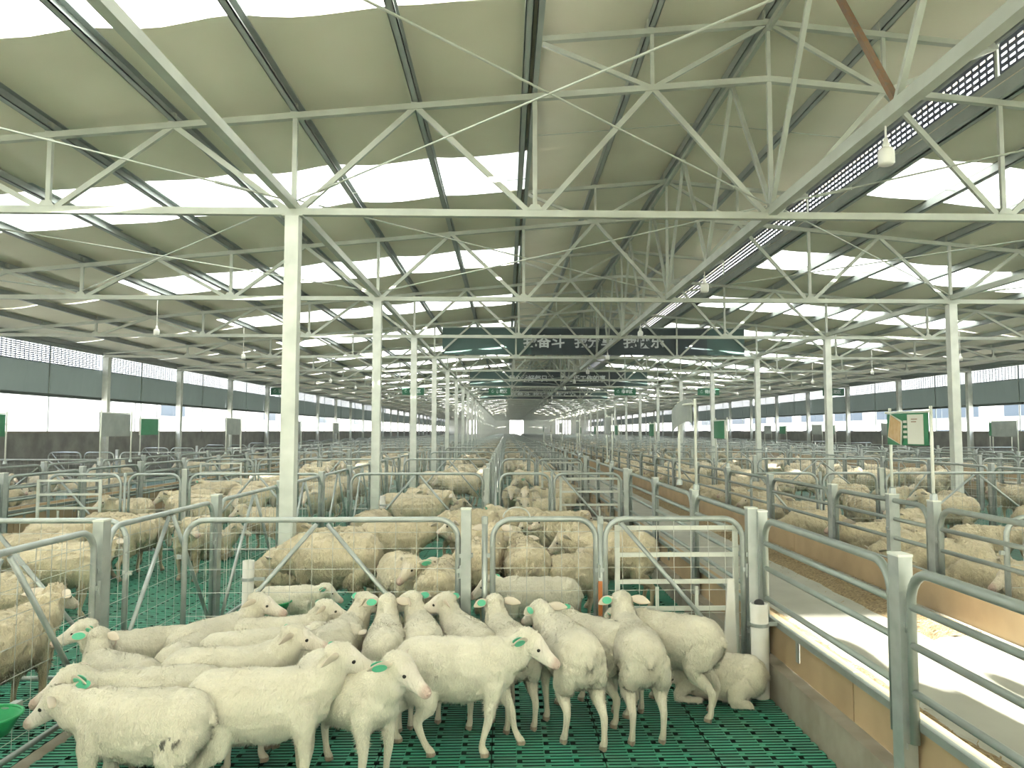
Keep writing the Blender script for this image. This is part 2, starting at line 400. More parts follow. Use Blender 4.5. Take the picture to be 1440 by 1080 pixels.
# ---- rear wall behind the camera (alley doorway lets the sun in) and far end wall
rw = link('wall_rear', None, kind='structure')
def rb(x0, x1, z0, z1, m, n): q = MB(); q.box(x0, x1, YB-0.1, YB, z0, z1); link(n, q.mesh(n, m), parent=rw)
DOORTOP = 0.42 + math.tan(rad(SUN_EL))*(6.06-YB)
rb(XL, 1.99, -0.6, 1.0, 'brick', 'wall_base'); rb(3.62, XR, -0.6, 1.0, 'brick', 'wall_base')
rb(XL, 1.99, 1.0, 4.7, 'poly', 'added_fill_sheet'); rb(3.62, XR, 1.0, 4.7, 'poly', 'added_fill_sheet')  # glowing band added out of view as front light for the pens
rb(1.99, 3.62, DOORTOP, 4.7, 'endwall', 'door_header'); rb(XL, XR, 4.7, 7.3, 'endwall', 'gable_sheet')
ew = link('wall_end', None, kind='structure')
doors = [(-10.0, -7.4, 5.6), (0.9, 4.4, 4.9), (12.6, 16.4, 4.6)]
xs = [XL] + [a for d in doors for a in d[:2]] + [XR]
for i in range(0, len(xs), 2): q = MB(); q.box(xs[i], xs[i+1], YE, YE+0.2, -0.6, 7.3); link('wall_panel', q.mesh('wall_panel', 'endwall'), parent=ew)
for d in doors: q = MB(); q.box(d[0], d[1], YE, YE+0.2, d[2], 7.3); link('door_header', q.mesh('door_header', 'endwall'), parent=ew)

# ---- roof: sagging underside sheets, skylight strips, purlins
ceil = link('ceiling', None, kind='structure')
SKY0, SKYW = 5.35, 1.85
NSEG = 6
def sag_sheet(xa, xb, ya, yb, zf, seed, mname, nm, wav=0.06):
    npan = max(1, round(abs(xb-xa)/(PAN/2))); nx = npan*NSEG; ny = 6; vs = []; fs = []
    for j in range(ny+1):
        for i in range(nx+1):
            x = xa + (xb-xa)*i/nx; v = j/ny; y = ya + (yb-ya)*v
            if j in (0, ny): y += wav*mnoise.noise((x*0.9, seed*3.1+j, 0)) + 0.02*math.sin(x*5)
            s_ = math.sin(math.pi*(i % NSEG)/NSEG)
            z = zf(x) - s_*(0.03 + 0.03*(0.5+0.5*mnoise.noise((i//NSEG*3.3, y*0.8, seed)))) + 0.006*math.sin(y*6.3)
            vs.append((x, y, z))
    for j in range(ny):
        for i in range(nx): a = j*(nx+1)+i; fs.append((a, a+1, a+nx+2, a+nx+1))
    q = MB(); q.add(vs, fs); return link(nm, q.mesh(nm, mname, True), parent=ceil)
def corr_sheet(xa, xb, ya, yb, zf, nm):
    ny = 24; vs = []; fs = []; nx = 6
    for j in range(ny+1):
        for i in range(nx+1):
            x = xa+(xb-xa)*i/nx; y = ya+(yb-ya)*j/ny; vs.append((x, y, zf(x) + 0.012*math.cos(j*math.pi/2)))
    for j in range(ny):
        for i in range(nx): a = j*(nx+1)+i; fs.append((a, a+1, a+nx+2, a+nx+1))
    q = MB(); q.add(vs, fs); return link(nm, q.mesh(nm, 'skylight', True), parent=ceil)
zl = lambda x: zlow(x) + 0.21
zu = lambda x: zup(x) + 0.21
XI0, XI1 = RX - PAN, RX + PAN
for k in range(-2, NT):
    ya = SKY0 + SKYW + BAY*k; yb = SKY0 + BAY*(k+1)
    ya = max(ya, YB - 0.2); yb = min(yb, YE + 0.2)
    if yb <= ya: continue
    sag_sheet(XL-0.4, XI0+0.05, ya, yb, zl, k, 'sheet', 'roof_sheet')
    sag_sheet(XI1-0.05, XR+0.4, ya, yb, zl, k+50, 'sheet', 'roof_sheet')
    sag_sheet(XI0-0.35, RX, ya, yb, zu, k+90, 'sheet', 'roof_sheet')
    sag_sheet(RX, XI1+0.35, ya, yb, zu, k+120, 'sheet', 'roof_sheet')
    y1, y2 = SKY0+BAY*k-0.08, SKY0+SKYW+BAY*k+0.08
    if y1 > YB-1 and y2 < YE:
        sag_sheet(XL-0.4, RX-4.2*PAN, y1, y2, lambda x: zl(x)+0.02, k+7, 'sheet', 'roof_sheet', 0.0)
        sag_sheet(RX+4.2*PAN, XR+0.4, y1, y2, lambda x: zl(x)+0.02, k+8, 'sheet', 'roof_sheet', 0.0)
        sag_sheet(XI0-0.35, RX, y1, y2, zu, k+10, 'sheet', 'roof_sheet', 0.0)
        sag_sheet(RX, XI1+0.35, y1, y2, zu, k+11, 'sheet', 'roof_sheet', 0.0)
        corr_sheet(RX-4.2*PAN, XI0+0.05, y1-0.1, y2+0.1, lambda x: zl(x)+0.045, 'skylight')
        corr_sheet(XI1-0.05, RX+4.2*PAN, y1-0.1, y2+0.1, lambda x: zl(x)+0.045, 'skylight')
def purlin(x, z):
    q = MB(); h = 0.155; w = 0.085; t = 0.012
    q.box(x-w/2, x-w/2+t, YB, YE, z, z+h); q.box(x-w/2, x+w/2, YB, YE, z, z+t); q.box(x-w/2, x+w/2, YB, YE, z+h-t, z+h)
    q.box(x+w/2-t, x+w/2, YB, YE, z, z+0.03)
    link('purlin', q.mesh('purlin', 'purlin'), parent=ceil)
for i in range(-12, 13):
    x = RX + i*PAN/2
    if abs(i) >= 2: purlin(x + (0.12*(1 if i > 0 else -1) if abs(i) == 2 else 0), zlow(x)+0.05)
    if abs(i) <= 2: purlin(x, zup(x)+0.05)
# clerestory sides
for x, sg in ((XI0, -1), (XI1, 1)):
    z0 = zlow(x)
    q = MB(); q.box(x-0.03, x+0.03, YB, YE, z0+0.05, z0+0.33); link('clerestory_beam', q.mesh('clerestory_beam', 'purlin'), parent=ceil)
    q = MB(); q.box(x-0.04, x+0.04, YB, YE, zup(x)+0.02, zup(x)+0.12); link('clerestory_beam', q.mesh('clerestory_beam', 'purlin'), parent=ceil)
    for k in range(-1, NT-1): link('clerestory_grille', GA, parent=ceil, loc=(x, Y0+BAY*k+0.06, z0+0.36)).scale = (1, 1, 1.2)

# ---- roof trusses
def seg(p0, p1, w, nm, flat=False):
    q = MB()
    if flat: q.beam(p0, p1, w, w)
    else: q.beam(p0, p1, 0.7*w, 0.012, (0, 1, 0)); q.beam(np.array(p0)+(0, 0.02, 0), np.array(p1)+(0, 0.02, 0), 0.012, w*0.95, (0, 1, 0)) if False else q.angle(p0, p1, w, (0, 1, 0))
    return q
def truss_parts():
    P = []
    def bm(nm, p0, p1, w, h): q = MB(); q.beam(p0, p1, w, h); P.append((nm, q))
    def an(nm, p0, p1, w): q = MB(); q.beam(p0, p1, 0.014, w, (0, 0, 1)) ; q.beam(np.array(p0)+(0, 0.02, 0), np.array(p1)+(0, 0.02, 0), w, 0.014, (0, 1, 0)); P.append((nm, q))
    z = ZC
    bm('bottom_chord', (XL, 0, z), (RX, 0, z), 0.09, 0.085); bm('bottom_chord', (RX, 0, z), (XR, 0, z), 0.09, 0.085)
    for a, b in ((XL, XI0), (XI0, RX), (RX, XI1), (XI1, XR)): bm('top_chord', (a, 0, zlow(a)), (b, 0, zlow(b)), 0.08, 0.075)
    for a, b in ((XI0, RX), (RX, XI1)): bm('upper_chord', (a, 0, zup(a)), (b, 0, zup(b)), 0.08, 0.07)
    for i in range(-5, 6):
        x = RX + i*PAN; q = MB(); q.beam((x, 0, z), (x, 0, zlow(x)), 0.055, 0.05); P.append(('vertical_bar', q))
    for i in (-2, -1, 0, 1, 2):
        x = RX + i*PAN/2; q = MB(); q.beam((x, 0, zlow(x)), (x, 0, zup(x)), 0.045, 0.045); P.append(('vertical_bar', q))
    for i in range(-6, 6):
        xa, xb = RX + i*PAN, RX + (i+1)*PAN; xm = (xa+xb)/2
        if i != -6: bm('diagonal_bar', (xa+0.05, 0, z), (xm, 0, zlow(xm)), 0.05, 0.065)
        if i != 5: bm('diagonal_bar', (xb-0.05, 0, z), (xm, 0, zlow(xm)), 0.05, 0.065)
    for s_ in (-1, 1):
        xm = RX + s_*PAN/2
        bm('diagonal_bar', (RX + s_*PAN, 0, zup(XI0)), (xm, 0, zlow(xm)), 0.045, 0.055)
        bm('diagonal_bar', (RX, 0, zup(RX)), (xm, 0, zlow(xm)), 0.045, 0.055)
    for i in range(-12, 13):
        x = RX + i*PAN/2
        zz = zlow(x) if (abs(i) > 2) else zup(x)
        q = MB(); q.box(x-0.06, x+0.02, -0.03, 0.03, zz+0.03, zz+0.16); P.append(('purlin_cleat', q))
    for i in range(-5, 6):
        x = RX + i*PAN; q = MB(); q.add([(x-0.10, -0.052, z+0.04), (x+0.10, -0.052, z+0.04), (x+0.05, -0.052, z+0.11), (x-0.05, -0.052, z+0.11),
            (x-0.10, -0.044, z+0.04), (x+0.10, -0.044, z+0.04), (x+0.05, -0.044, z+0.11), (x-0.05, -0.044, z+0.11)],
            [(0,1,2,3),(7,6,5,4),(0,4,5,1),(1,5,6,2),(2,6,7,3),(3,7,4,0)]); P.append(('gusset_plate', q))
    return P
TP = [(n, q.mesh(n, 'truss')) for n, q in truss_parts()]
TS = Spec('roof_truss', 'truss', None, TP)
allq = MB()
for n, q in truss_parts(): allq.add(q.v, q.f)
TF = Spec('roof_truss', 'truss', allq.mesh('roof_truss', 'truss'))
for k in range(NT-1):
    (TS if k < 11 else TF).put((0, Y0+BAY*k, 0), label='pale steel roof truss spanning the barn, %s from the camera' % tens(k), group='roof trusses')
# columns
def column_spec(w, top, nm='steel_column'):
    q = MB(); q.box(-w/2, w/2, -w/2, w/2, 0.0, top)
    q.box(-w/2-0.003, w/2+0.003, -w/2-0.003, w/2+0.003, 2.72, 2.735)
    b = MB(); b.box(-w*0.8, w*0.8, -w*0.8, w*0.8, 0, 0.02); c = MB(); c.box(-w*0.75, w*0.75, -w*0.5, w*0.5, top-0.02, top)
    return Spec(nm, 'column', None, [('shaft', q.mesh('shaft', 'white_steel')), ('base_plate', b.mesh('base_plate', 'galv')), ('cap_plate', c.mesh('cap_plate', 'truss'))])
CS = column_spec(0.165, ZC-0.045)
WS = column_spec(0.20, 4.52, 'wall_post')
for k in range(NT-1):
    y = Y0+BAY*k
    CS.put((RX-2*PAN, y, 0), label='white square steel column in the left column row, %s from the camera' % tens(k), group='barn columns')
    CS.put((RX+2*PAN, y, 0), label='white square steel column in the right column row, %s from the camera' % tens(k), group='barn columns')
    WS.put((XL+0.12, y, 0), label='pale steel post against the left side wall, %s from the camera' % tens(k), group='wall posts')
    WS.put((XR-0.12, y, 0), label='pale steel post against the right side wall, %s from the camera' % tens(k), group='wall posts')
# longitudinal ties and the ridge lattice
for x, nm in ((RX-2*PAN, 'above the left column row'), (RX+2*PAN, 'above the right column row')):
    q = MB(); q.beam((x, YB, ZC+0.08), (x, YE, ZC+0.08), 0.09, 0.10)
    link('tie_beam', q.mesh('tie_beam', 'truss'), label='long steel tie beam running along the barn ' + nm, cat='beam')
lt = link('ridge_lattice_girder', None, label='long lattice girder of zigzag bars under the roof ridge', cat='girder')
q = MB(); q.beam((RX, YB, ZC+0.06), (RX, YE, ZC+0.06), 0.10, 0.12); link('bottom_rail', q.mesh('bottom_rail', 'truss'), parent=lt)
q = MB(); q.beam((RX, YB, 6.98), (RX, YE, 6.98), 0.06, 0.07); link('top_rail', q.mesh('top_rail', 'truss'), parent=lt)
q = MB(); q.tube([(RX+0.075, YB, ZC+0.13), (RX+0.075, YE, ZC+0.13)], 0.016, 6); link('conduit', q.mesh('conduit', 'pvc'), parent=lt)
for j in range(60):
    ya = Y0 + 3*j; ym = ya+1.5
    for k2, (a, b) in enumerate((((RX, ya, ZC+0.1), (RX, ym, 6.95)), ((RX, ym, 6.95), (RX, ya+3, ZC+0.1)))):
        q = MB(); q.beam(a, b, 0.05, 0.055, (1, 0, 0)); link('lattice_bar', q.mesh('lattice_bar', 'rust' if (j == 1 and k2 == 0) else 'truss'), parent=lt)
# cross-brace rods in the lower chord plane
def rod(a, b, lab):
    q = MB(); q.tube([a, b], 0.011, 6)
    t = [np.array(a)*(1-u)+np.array(b)*u for u in (0.06, 0.11)]; q.tube(t, 0.02, 6)
    link('brace_rod', q.mesh('brace_rod', 'truss'), label=lab, cat='rod', group='cross brace rods')
for k, kw in ((0, 'overhead'), (1, 'one bay further'), (6, 'seven bays back')):
    ya, yb = Y0+BAY*k, Y0+BAY*(k+1)
    for i in range(-3, 3):
        xa, xb = RX+2*PAN*i, RX+2*PAN*(i+1); z = ZC+0.13
        nm = ['far left', 'left', 'centre left', 'centre right', 'right', 'far right'][i+3]
        rod((xa+0.05, yb-0.05, z), (xb-0.05, ya+0.05, z+0.012), 'thin brace rod falling to the right in the %s roof bay, %s' % (nm, kw))
        rod((xb-0.05, yb-0.05, z), (xa+0.05, ya+0.05, z+0.03), 'thin brace rod rising to the right in the %s roof bay, %s' % (nm, kw))
for k in range(0, 5):   # sag rods between purlins, just under the roof
    for x0, x1 in ((RX-2*PAN, XI0), (XI1, RX+2*PAN)):
        q = MB(); y = Y0+BAY*k+3.3; q.tube([(x0, y, zlow(x0)+0.1), (x1, y, zlow(x1)+0.1)], 0.007, 5); link('sag_rod', q.mesh('sag_rod', 'truss'), parent=ceil)
    q = MB(); q.tube([(XI0, y, zup(XI0)+0.1), (RX, y, zup(RX)+0.1), (XI1, y, zup(XI1)+0.1)], 0.007, 5); link('sag_rod', q.mesh('sag_rod', 'truss'), parent=ceil)

# ---- hanging lamps
def lamp_spec(cord):
    a = MB(); a.lathe([(0.0, 0.0), (0.055, 0.0), (0.068, 0.015), (0.070, 0.07), (0.068, 0.12), (0.058, 0.145), (0.03, 0.155), (0.0, 0.157)], 18)
    b = MB(); b.lathe([(0.0, 0.15), (0.03, 0.15), (0.032, 0.19), (0.022, 0.20), (0.02, 0.235), (0.0, 0.24)], 12)
    c = MB(); c.tube([(0, 0, 0.235), (0, 0, 0.235+cord)], 0.009, 6); c.tube([(0, 0, 0.235+cord-0.01), (0.04, 0, 0.235+cord), (0.05, 0, 0.25+cord)], 0.007, 5)
    return Spec('hanging_lamp', 'lamp', None, [('bulb_cover', a.mesh('bulb_cover', 'lamp', True)), ('socket', b.mesh('socket', 'lamp', True)), ('cord', c.mesh('cord', 'pvc'))])
LR = lamp_spec(0.17); 
ZLAMP = 4.22; LSA = lamp_spec(zlow(-8.5)+0.06-ZLAMP-0.235)
for k in range(14): LR.put((RX+0.02, 6.3+6*k, 4.22), label='white bulb lamp hanging under the ridge girder, %s from the camera' % tens(k), group='ridge lamps')
for k in range(8):
    if k >= 1: LSA.put((-8.5, 12.3+6*k, ZLAMP), label='white bulb lamp on a long cord above the left pens, %s from the camera' % tens(k-1), group='left side lamps')
    LSA.put((15.1, 12.3+6*(k+1), ZLAMP), label='white bulb lamp on a long cord above the right pens, %s from the camera' % tens(k), group='right side lamps')

# ---- banners and hanging signs
def text_obj(s, size, m, parent, loc, name='lettering', rz=0, width=None, bold=0.0):
    cu = bpy.data.curves.new(name, 'FONT'); cu.body = s; cu.size = size; cu.extrude = 0.006; cu.offset = bold; cu.align_x = 'CENTER'; cu.align_y = 'CENTER'
    t = bpy.data.objects.new('t', cu); COL.objects.link(t)
    dg = bpy.context.evaluated_depsgraph_get(); dg.update(); me = bpy.data.meshes.new_from_object(t.evaluated_get(dg))
    COL.objects.unlink(t); bpy.data.objects.remove(t)
    me.materials.clear(); me.materials.append(M[m])
    o = link(name, me, parent=parent); o.rotation_euler = (rad(90), 0, rz); o.location = loc
    if width and len(me.vertices):
        xs_ = [v.co.x for v in me.vertices]; w = max(xs_)-min(xs_)
        if w > 0: o.scale = (width/w, 1, 1)
    return o
def banner(y, z0, z1, x0, x1, txt, cx, cz, size, width, lab):
    b = link('banner', None, label=lab, cat='banner')
    q = MB(); nx = 24
    for i in range(nx):
        xa, xb = x0+(x1-x0)*i/nx, x0+(x1-x0)*(i+1)/nx
        q.cur = 1 if (i < 7 or i > 20) else 0
        q.box(xa, xb, y, y+0.02, z0, z1)
    link('banner_cloth', q.mesh('banner_cloth', ['banner_dark', 'banner_green']), parent=b)
    q = MB(); q.beam((x0, y+0.01, z1), (x1, y+0.01, z1), 0.05, 0.05); link('top_bar', q.mesh('top_bar', 'galv_dark'), parent=b)
    words = txt if isinstance(txt, list) else [txt]
    for (w_, wx, ww) in words: text_obj(w_, size, 'letter', b, (wx, y-0.01, cz), width=ww, bold=0.012)
    return b
banner(27.18, 4.68, 5.68, -2.33, 8.79, [('我奋斗', 1.38, 1.52), ('我分享', 3.22, 1.45), ('我快乐', 5.05, 1.52)], 0, 5.14, 0.50, None,
       'dark slate slogan banner with white characters hung across the nearest banner truss')
banner(45.2, 4.62, 5.55, -2.2, 8.6, [('用心养好每只羊、做快乐工作的事', 3.1, 5.9)], 0, 5.05, 0.42, None,
       'second dark slogan banner hung across the barn behind the first banner')
banner(63.2, 4.62, 5.4, -2.2, 8.6, [('我奋斗 我分享 我快乐', 3.1, 5.6)], 0, 5.0, 0.42, None,
       'third and smallest dark slogan banner farthest down the barn')
for (x, y, txt, nm) in ((-13.4, 45.02, '育肥区', 'farthest left'), (-5.6, 45.02, '母羊区', 'over the left pens'), (-0.4, 45.02, '育肥区', 'left of the alley'),
                        (7.2, 45.02, '母羊区', 'right of the alley'), (12.3, 45.02, '待产区', 'over the right pens'), (20.0, 45.02, '育肥区', 'farthest right')):
    s = link('area_sign', None, label='small green hanging area sign with white characters, ' + nm, cat='sign', group='green area signs')
    q = MB(); q.box(x-0.66, x+0.66, y, y+0.04, 4.06, 4.48); link('sign_panel', q.mesh('sign_panel', 'sign_green'), parent=s)
    text_obj(txt, 0.25, 'letter', s, (x+0.12, y-0.01, 4.27), width=0.68, bold=0.006); text_obj('↻', 0.22, 'letter', s, (x-0.42, y-0.01, 4.27), name='arrow_mark')
    for dx in (-0.5, 0.5): q = MB(); q.tube([(x+dx, y+0.02, 4.48), (x+dx, y+0.02, 4.545)], 0.01, 5); link('hanger', q.mesh('hanger', 'galv'), parent=s)

# ------------------------------------------------------------------ gates and fences
def arc_frame(w, z0, z1, r, closed=True, n=6):
    """rounded pipe frame in the xz plane from x=0 to w"""
    pts = [(0, 0, z0)]
    for i in range(n+1): a = math.pi - (math.pi/2)*i/n; pts.append((r + r*math.cos(a), 0, z1-r + r*math.sin(a)))
    for i in range(n+1): a = math.pi/2 - (math.pi/2)*i/n; pts.append((w-r + r*math.cos(a), 0, z1-r + r*math.sin(a)))
    pts.append((w, 0, z0)); return pts
GH = 1.235; GZ = 0.07
def wires(w, z0, z1, dx, zs, r=0.0024):
    q = MB(); n = max(1, round(w/dx))
    for i in range(1, n): q.tube([(w*i/n, 0.004, z0), (w*i/n + 0.004*math.sin(i*2.3), 0.004, (z0+z1)/2), (w*i/n, 0.004, z1)], r, 3)
    for z in zs: q.tube([(0, -0.004, z), (w, -0.004, z)], r, 3)
    return q.mesh('wire_mesh', 'wire')
ZS = [0.18, 0.36, 0.53, 0.70, 0.87, 1.02, 1.14]
def gate_spec(w, style, name='mesh_gate'):
    P = []
    if style != 'rails':
        q = MB(); q.tube(arc_frame(w, GZ, GH, 0.15), 0.021, 8); q.tube([(0, 0, GZ+0.02), (w, 0, GZ+0.02)], 0.018, 8); P.append(('frame', q.mesh('frame', 'galv', True)))
        P.append(('wire_mesh', wires(w, GZ, GH-0.02, 0.125 if w < 1.2 else 0.155, ZS)))
        if style == 'vee':
            for s_, e in ((-0.04, 0.03), (0.04, w-0.03)): q = MB(); q.tube([(w/2+s_, -0.02, GH-0.03), (e, -0.02, GZ+0.03)], 0.017, 8); P.append(('brace', q.mesh('brace', 'galv', True)))
        if style == 'slash': q = MB(); q.tube([(0.12, -0.02, GH-0.03), (w-0.03, -0.02, 0.16)], 0.017, 8); P.append(('brace', q.mesh('brace', 'galv', True)))
        for z in (0.35, 0.95):
            q = MB(); q.box(-0.055, -0.018, -0.012, 0.012, z, z+0.03); P.append(('hinge', q.mesh('hinge', 'galv')))
        q = MB(); q.box(w-0.01, w+0.06, -0.03, -0.018, 0.84, 0.87); q.tube([(w+0.02, -0.03, 0.80), (w+0.02, -0.03, 0.90)], 0.01, 6); P.append(('latch', q.mesh('latch', 'galv')))
    else:
        q = MB(); q.tube(arc_frame(w, 0.42, GH, 0.16), 0.024, 8); P.append(('frame', q.mesh('frame', 'galv_dark', True)))
        for z in (1.06, 0.88, 0.66): q = MB(); q.tube([(0.01, 0, z), (w-0.01, 0, z)], 0.019, 8); P.append(('rail', q.mesh('rail', 'galv_dark', True)))
        for x in (-0.05, w+0.02): q = MB(); q.box(x, x+0.035, -0.012, 0.012, 0.93, 0.96); P.append(('hinge', q.mesh('hinge', 'galv')))
    return Spec(name, 'gate', None, P)
def post_spec(w, d, h, nm='fence_post', m='galv'):
    q = MB(); q.box(-w/2, w/2, -d/2, d/2, 0, h-0.012); c = MB(); c.box(-w/2-0.003, w/2+0.003, -d/2-0.003, d/2+0.003, h-0.012, h)
    b = MB()
    for z in (0.38, 0.95): b.box(-w/2-0.014, w/2+0.014, -0.02, 0.02, z, z+0.03)
    return Spec(nm, 'post', None, [('upright', q.mesh('upright', m)), ('cap', c.mesh('cap', 'white_steel')), ('bracket', b.mesh('bracket', 'galv'))])
PS = post_spec(0.075, 0.075, 1.32); PF = post_spec(0.10, 0.07, 1.30)
q = MB(); q.tube([(0, 0, 0), (0, 0, 1.25)], 0.022, 8); qq = MB(); qq.lathe([(0.024, 1.2), (0.024, 1.255), (0, 1.26)], 8)
PP = Spec('pipe_post', 'post', None, [('pipe', q.mesh('pipe', 'galv', True)), ('cap', qq.mesh('cap', 'galv'))])
def hurdle_spec(w, z0, z1, nr):
    P = []
    for x in (0, w): q = MB(); q.box(x-0.018, x+0.018, -0.015, 0.015, 0, z1); P.append(('upright', q.mesh('upright', 'white_steel')))
    for i in range(nr): z = z1-0.02-(z1-z0)*i/nr; q = MB(); q.box(0, w, -0.012, 0.012, z-0.016, z+0.016); P.append(('rail', q.mesh('rail', 'white_steel')))
    for i in range(1, 3): q = MB(); q.box(w*i/3-0.012, w*i/3+0.012, -0.01, 0.01, z0-0.1, z0+0.35); P.append(('lower_bar', q.mesh('lower_bar', 'white_steel')))
    return Spec('creep_hurdle', 'hurdle', None, P)
HS = hurdle_spec(0.92, 0.35, 1.17, 4)

# pen blocks along one cross fence: (name, [(kind, x0, x1 or None)])
BLOCKS = {
 'centre pens': [('vee', -2.39, -0.36), ('post', -0.30), ('pipe', -0.16), ('plain', -0.10, 0.68), ('pipe', 0.715), ('slash', 0.75, 1.80), ('post', 1.87)],
 'left pens': [('slash', -6.98, -5.90), ('pipe', -5.84), ('plain', -5.78, -5.0), ('post', -4.93), ('vee', -4.86, -2.82)],
 'right pens': [('slash', 3.85, 4.90), ('pipe', 4.95), ('plain', 5.0, 5.85), ('post', 5.92), ('vee', 6.0, 8.9)],
 'far right pens': [('vee', 9.4, 11.3), ('post', 11.38), ('plain', 11.45, 12.3), ('slash', 12.35, 13.2)],
 'outer left pens': [('slash', -14.2, -13.2), ('plain', -13.1, -12.2), ('post', -12.1), ('vee', -12.0, -9.2)],
 'outer right pens': [('slash', 15.3, 16.4), ('plain', 16.5, 17.3), ('post', 17.4), ('vee', 17.5, 20.7)],
}
NROW_IND = {'centre pens': 9, 'left pens': 8, 'right pens': 7, 'far right pens': 6, 'outer left pens': 5, 'outer right pens': 5}
gate_cache = {}
def get_gate(w, st):
    k = (round(w, 2), st)
    if k not in gate_cache: gate_cache[k] = gate_spec(w, st, {'rails': 'rail_gate'}.get(st, 'mesh_gate'))
    return gate_cache[k]
DESC = {'vee': 'long mesh gate with two braces', 'slash': 'mesh gate with one slanting brace', 'plain': 'short mesh gate without brace', 'rails': 'galvanised rail gate'}
far = MB()
def far_frame(p, dirv, w, st):
    ax = np.array(dirv, float); o = np.array(p, float)
    z0 = 0.42 if st == 'rails' else GZ; up = np.array((0, 0, 1.)); r = 0.14
    T = lambda x, z: o + ax*x + up*z
    t = 0.04
    for a, b in (((0, z0), (0, GH-r)), ((0, GH-r), (r, GH)), ((r, GH), (w-r, GH)), ((w-r, GH), (w, GH-r)), ((w, GH-r), (w, z0))): far.tube([T(*a), T(*b)], 0.021, 4)
    if st == 'vee':
        far.tube([T(w/2, GH), T(0, GZ)], 0.016, 3); far.tube([T(w/2, GH), T(w, GZ)], 0.016, 3)
    if st == 'rails':
        for z in (1.06, 0.88, 0.66): far.tube([T(0, z), T(w, z)], 0.018, 3)
    else:
        far.tube([T(0, 0.7), T(w, 0.7)], 0.006, 3); far.tube([T(0, 0.95), T(w, 0.95)], 0.006, 3)
for bn, items in BLOCKS.items():
    for k in range(-1, 30):
        y = 5.7 + 6*k
        if k < 0 and bn in ('centre pens', 'left pens'): continue
        if k < 0: continue
        near = k < NROW_IND[bn]
        for idx, it in enumerate(items):
            rown = '%s cross fence' % tens(k)
            if it[0] in ('post', 'pipe'):
                if near:
                    nbr = 'between gates' if bn != 'centre pens' else {-0.30: 'with square shape mid fence', -0.16: 'beside the square post mid fence', 0.715: 'between the short gate and the slash gate', 1.87: 'at the alley end'}[it[1]]
                    (PS if it[0] == 'post' else PP).put((it[1], y, 0), label='galvanised %s %s, %s, %s' % ('square post' if it[0] == 'post' else 'round post', nbr, rown, bn), group='cross fence posts')
                else: far.box(it[1]-0.03, it[1]+0.03, y-0.03, y+0.03, 0, 1.3)
            else:
                if near: get_gate(it[2]-it[1], it[0]).put((it[1], y, 0), label='%s, %s, %s' % (DESC[it[0]], rown, bn), group='cross fence gates')
                else: far_frame((it[1], y, 0), (1, 0, 0), it[2]-it[1], it[0])
        if bn == 'centre pens' and k < 3: HS.put((0.86, y+0.12, 0), label='white railed creep hurdle behind the alley-side gate of the %s cross fence' % tens(k), group='creep hurdles')
        if bn == 'left pens' and k in (1, 2): HS.put((-7.05, y-0.15, 0), label='white railed creep hurdle in front of the %s cross fence of the left pens' % tens(k), group='creep hurdles')
# longitudinal fences, pitch 2 m.  (x, style, first post index, number built one by one, wording)
LINES = [(-2.75, 'vee', 'between left and centre pens', 3.20, 15), (1.94, 'rails', 'left of the feed alley', 1.65, 15),
         (3.72, 'rails', 'right of the feed alley', 4.42, 14), (-0.33, 'plain', 'dividing the centre pens lengthwise', 11.9, 9),
         (-7.25, 'rails', 'right of the left alley', 5.0, 11), (-9.10, 'rails', 'left of the left alley', 9.0, 8),
         (9.05, 'plain', 'along the right column row', 9.7, 9), (13.25, 'rails', 'left of the far right alley', 15.7, 6), (15.15, 'rails', 'right of the far right alley', 17.7, 6)]
PO = 2.02
for (x, st, words, ys, nind) in LINES:
    y = ys; i = 0
    while y < 185:
        if i < nind:
            if x == 3.72 and i == 1:
                PF.put((x, 7.14, 0), label='galvanised post carrying the far pole of the book poster', group='long fence posts')
            o = PF.put((x, y, 0), rad(90), label='flat galvanised post %s, %s from the camera' % (words, tens(i)), group='long fence posts')
            gt = get_gate(1.84, st if st != 'plain' else 'plain').put((x, y+0.09, 0), rad(90), label='%s %s, %s from the camera' % (DESC[st], words, tens(i)), group='long fence gates')
        else:
            far.box(x-0.03, x+0.03, y-0.04, y+0.04, 0, 1.3); far_frame((x, y+0.09, 0), (0, 1, 0), 1.84, st)
        y += PO; i += 1
link('distant_pen_fencing', far.mesh('distant_pen_fencing', 'galv'), label='mass of galvanised pen gates and posts far down the barn', cat='fencing', kind='stuff')

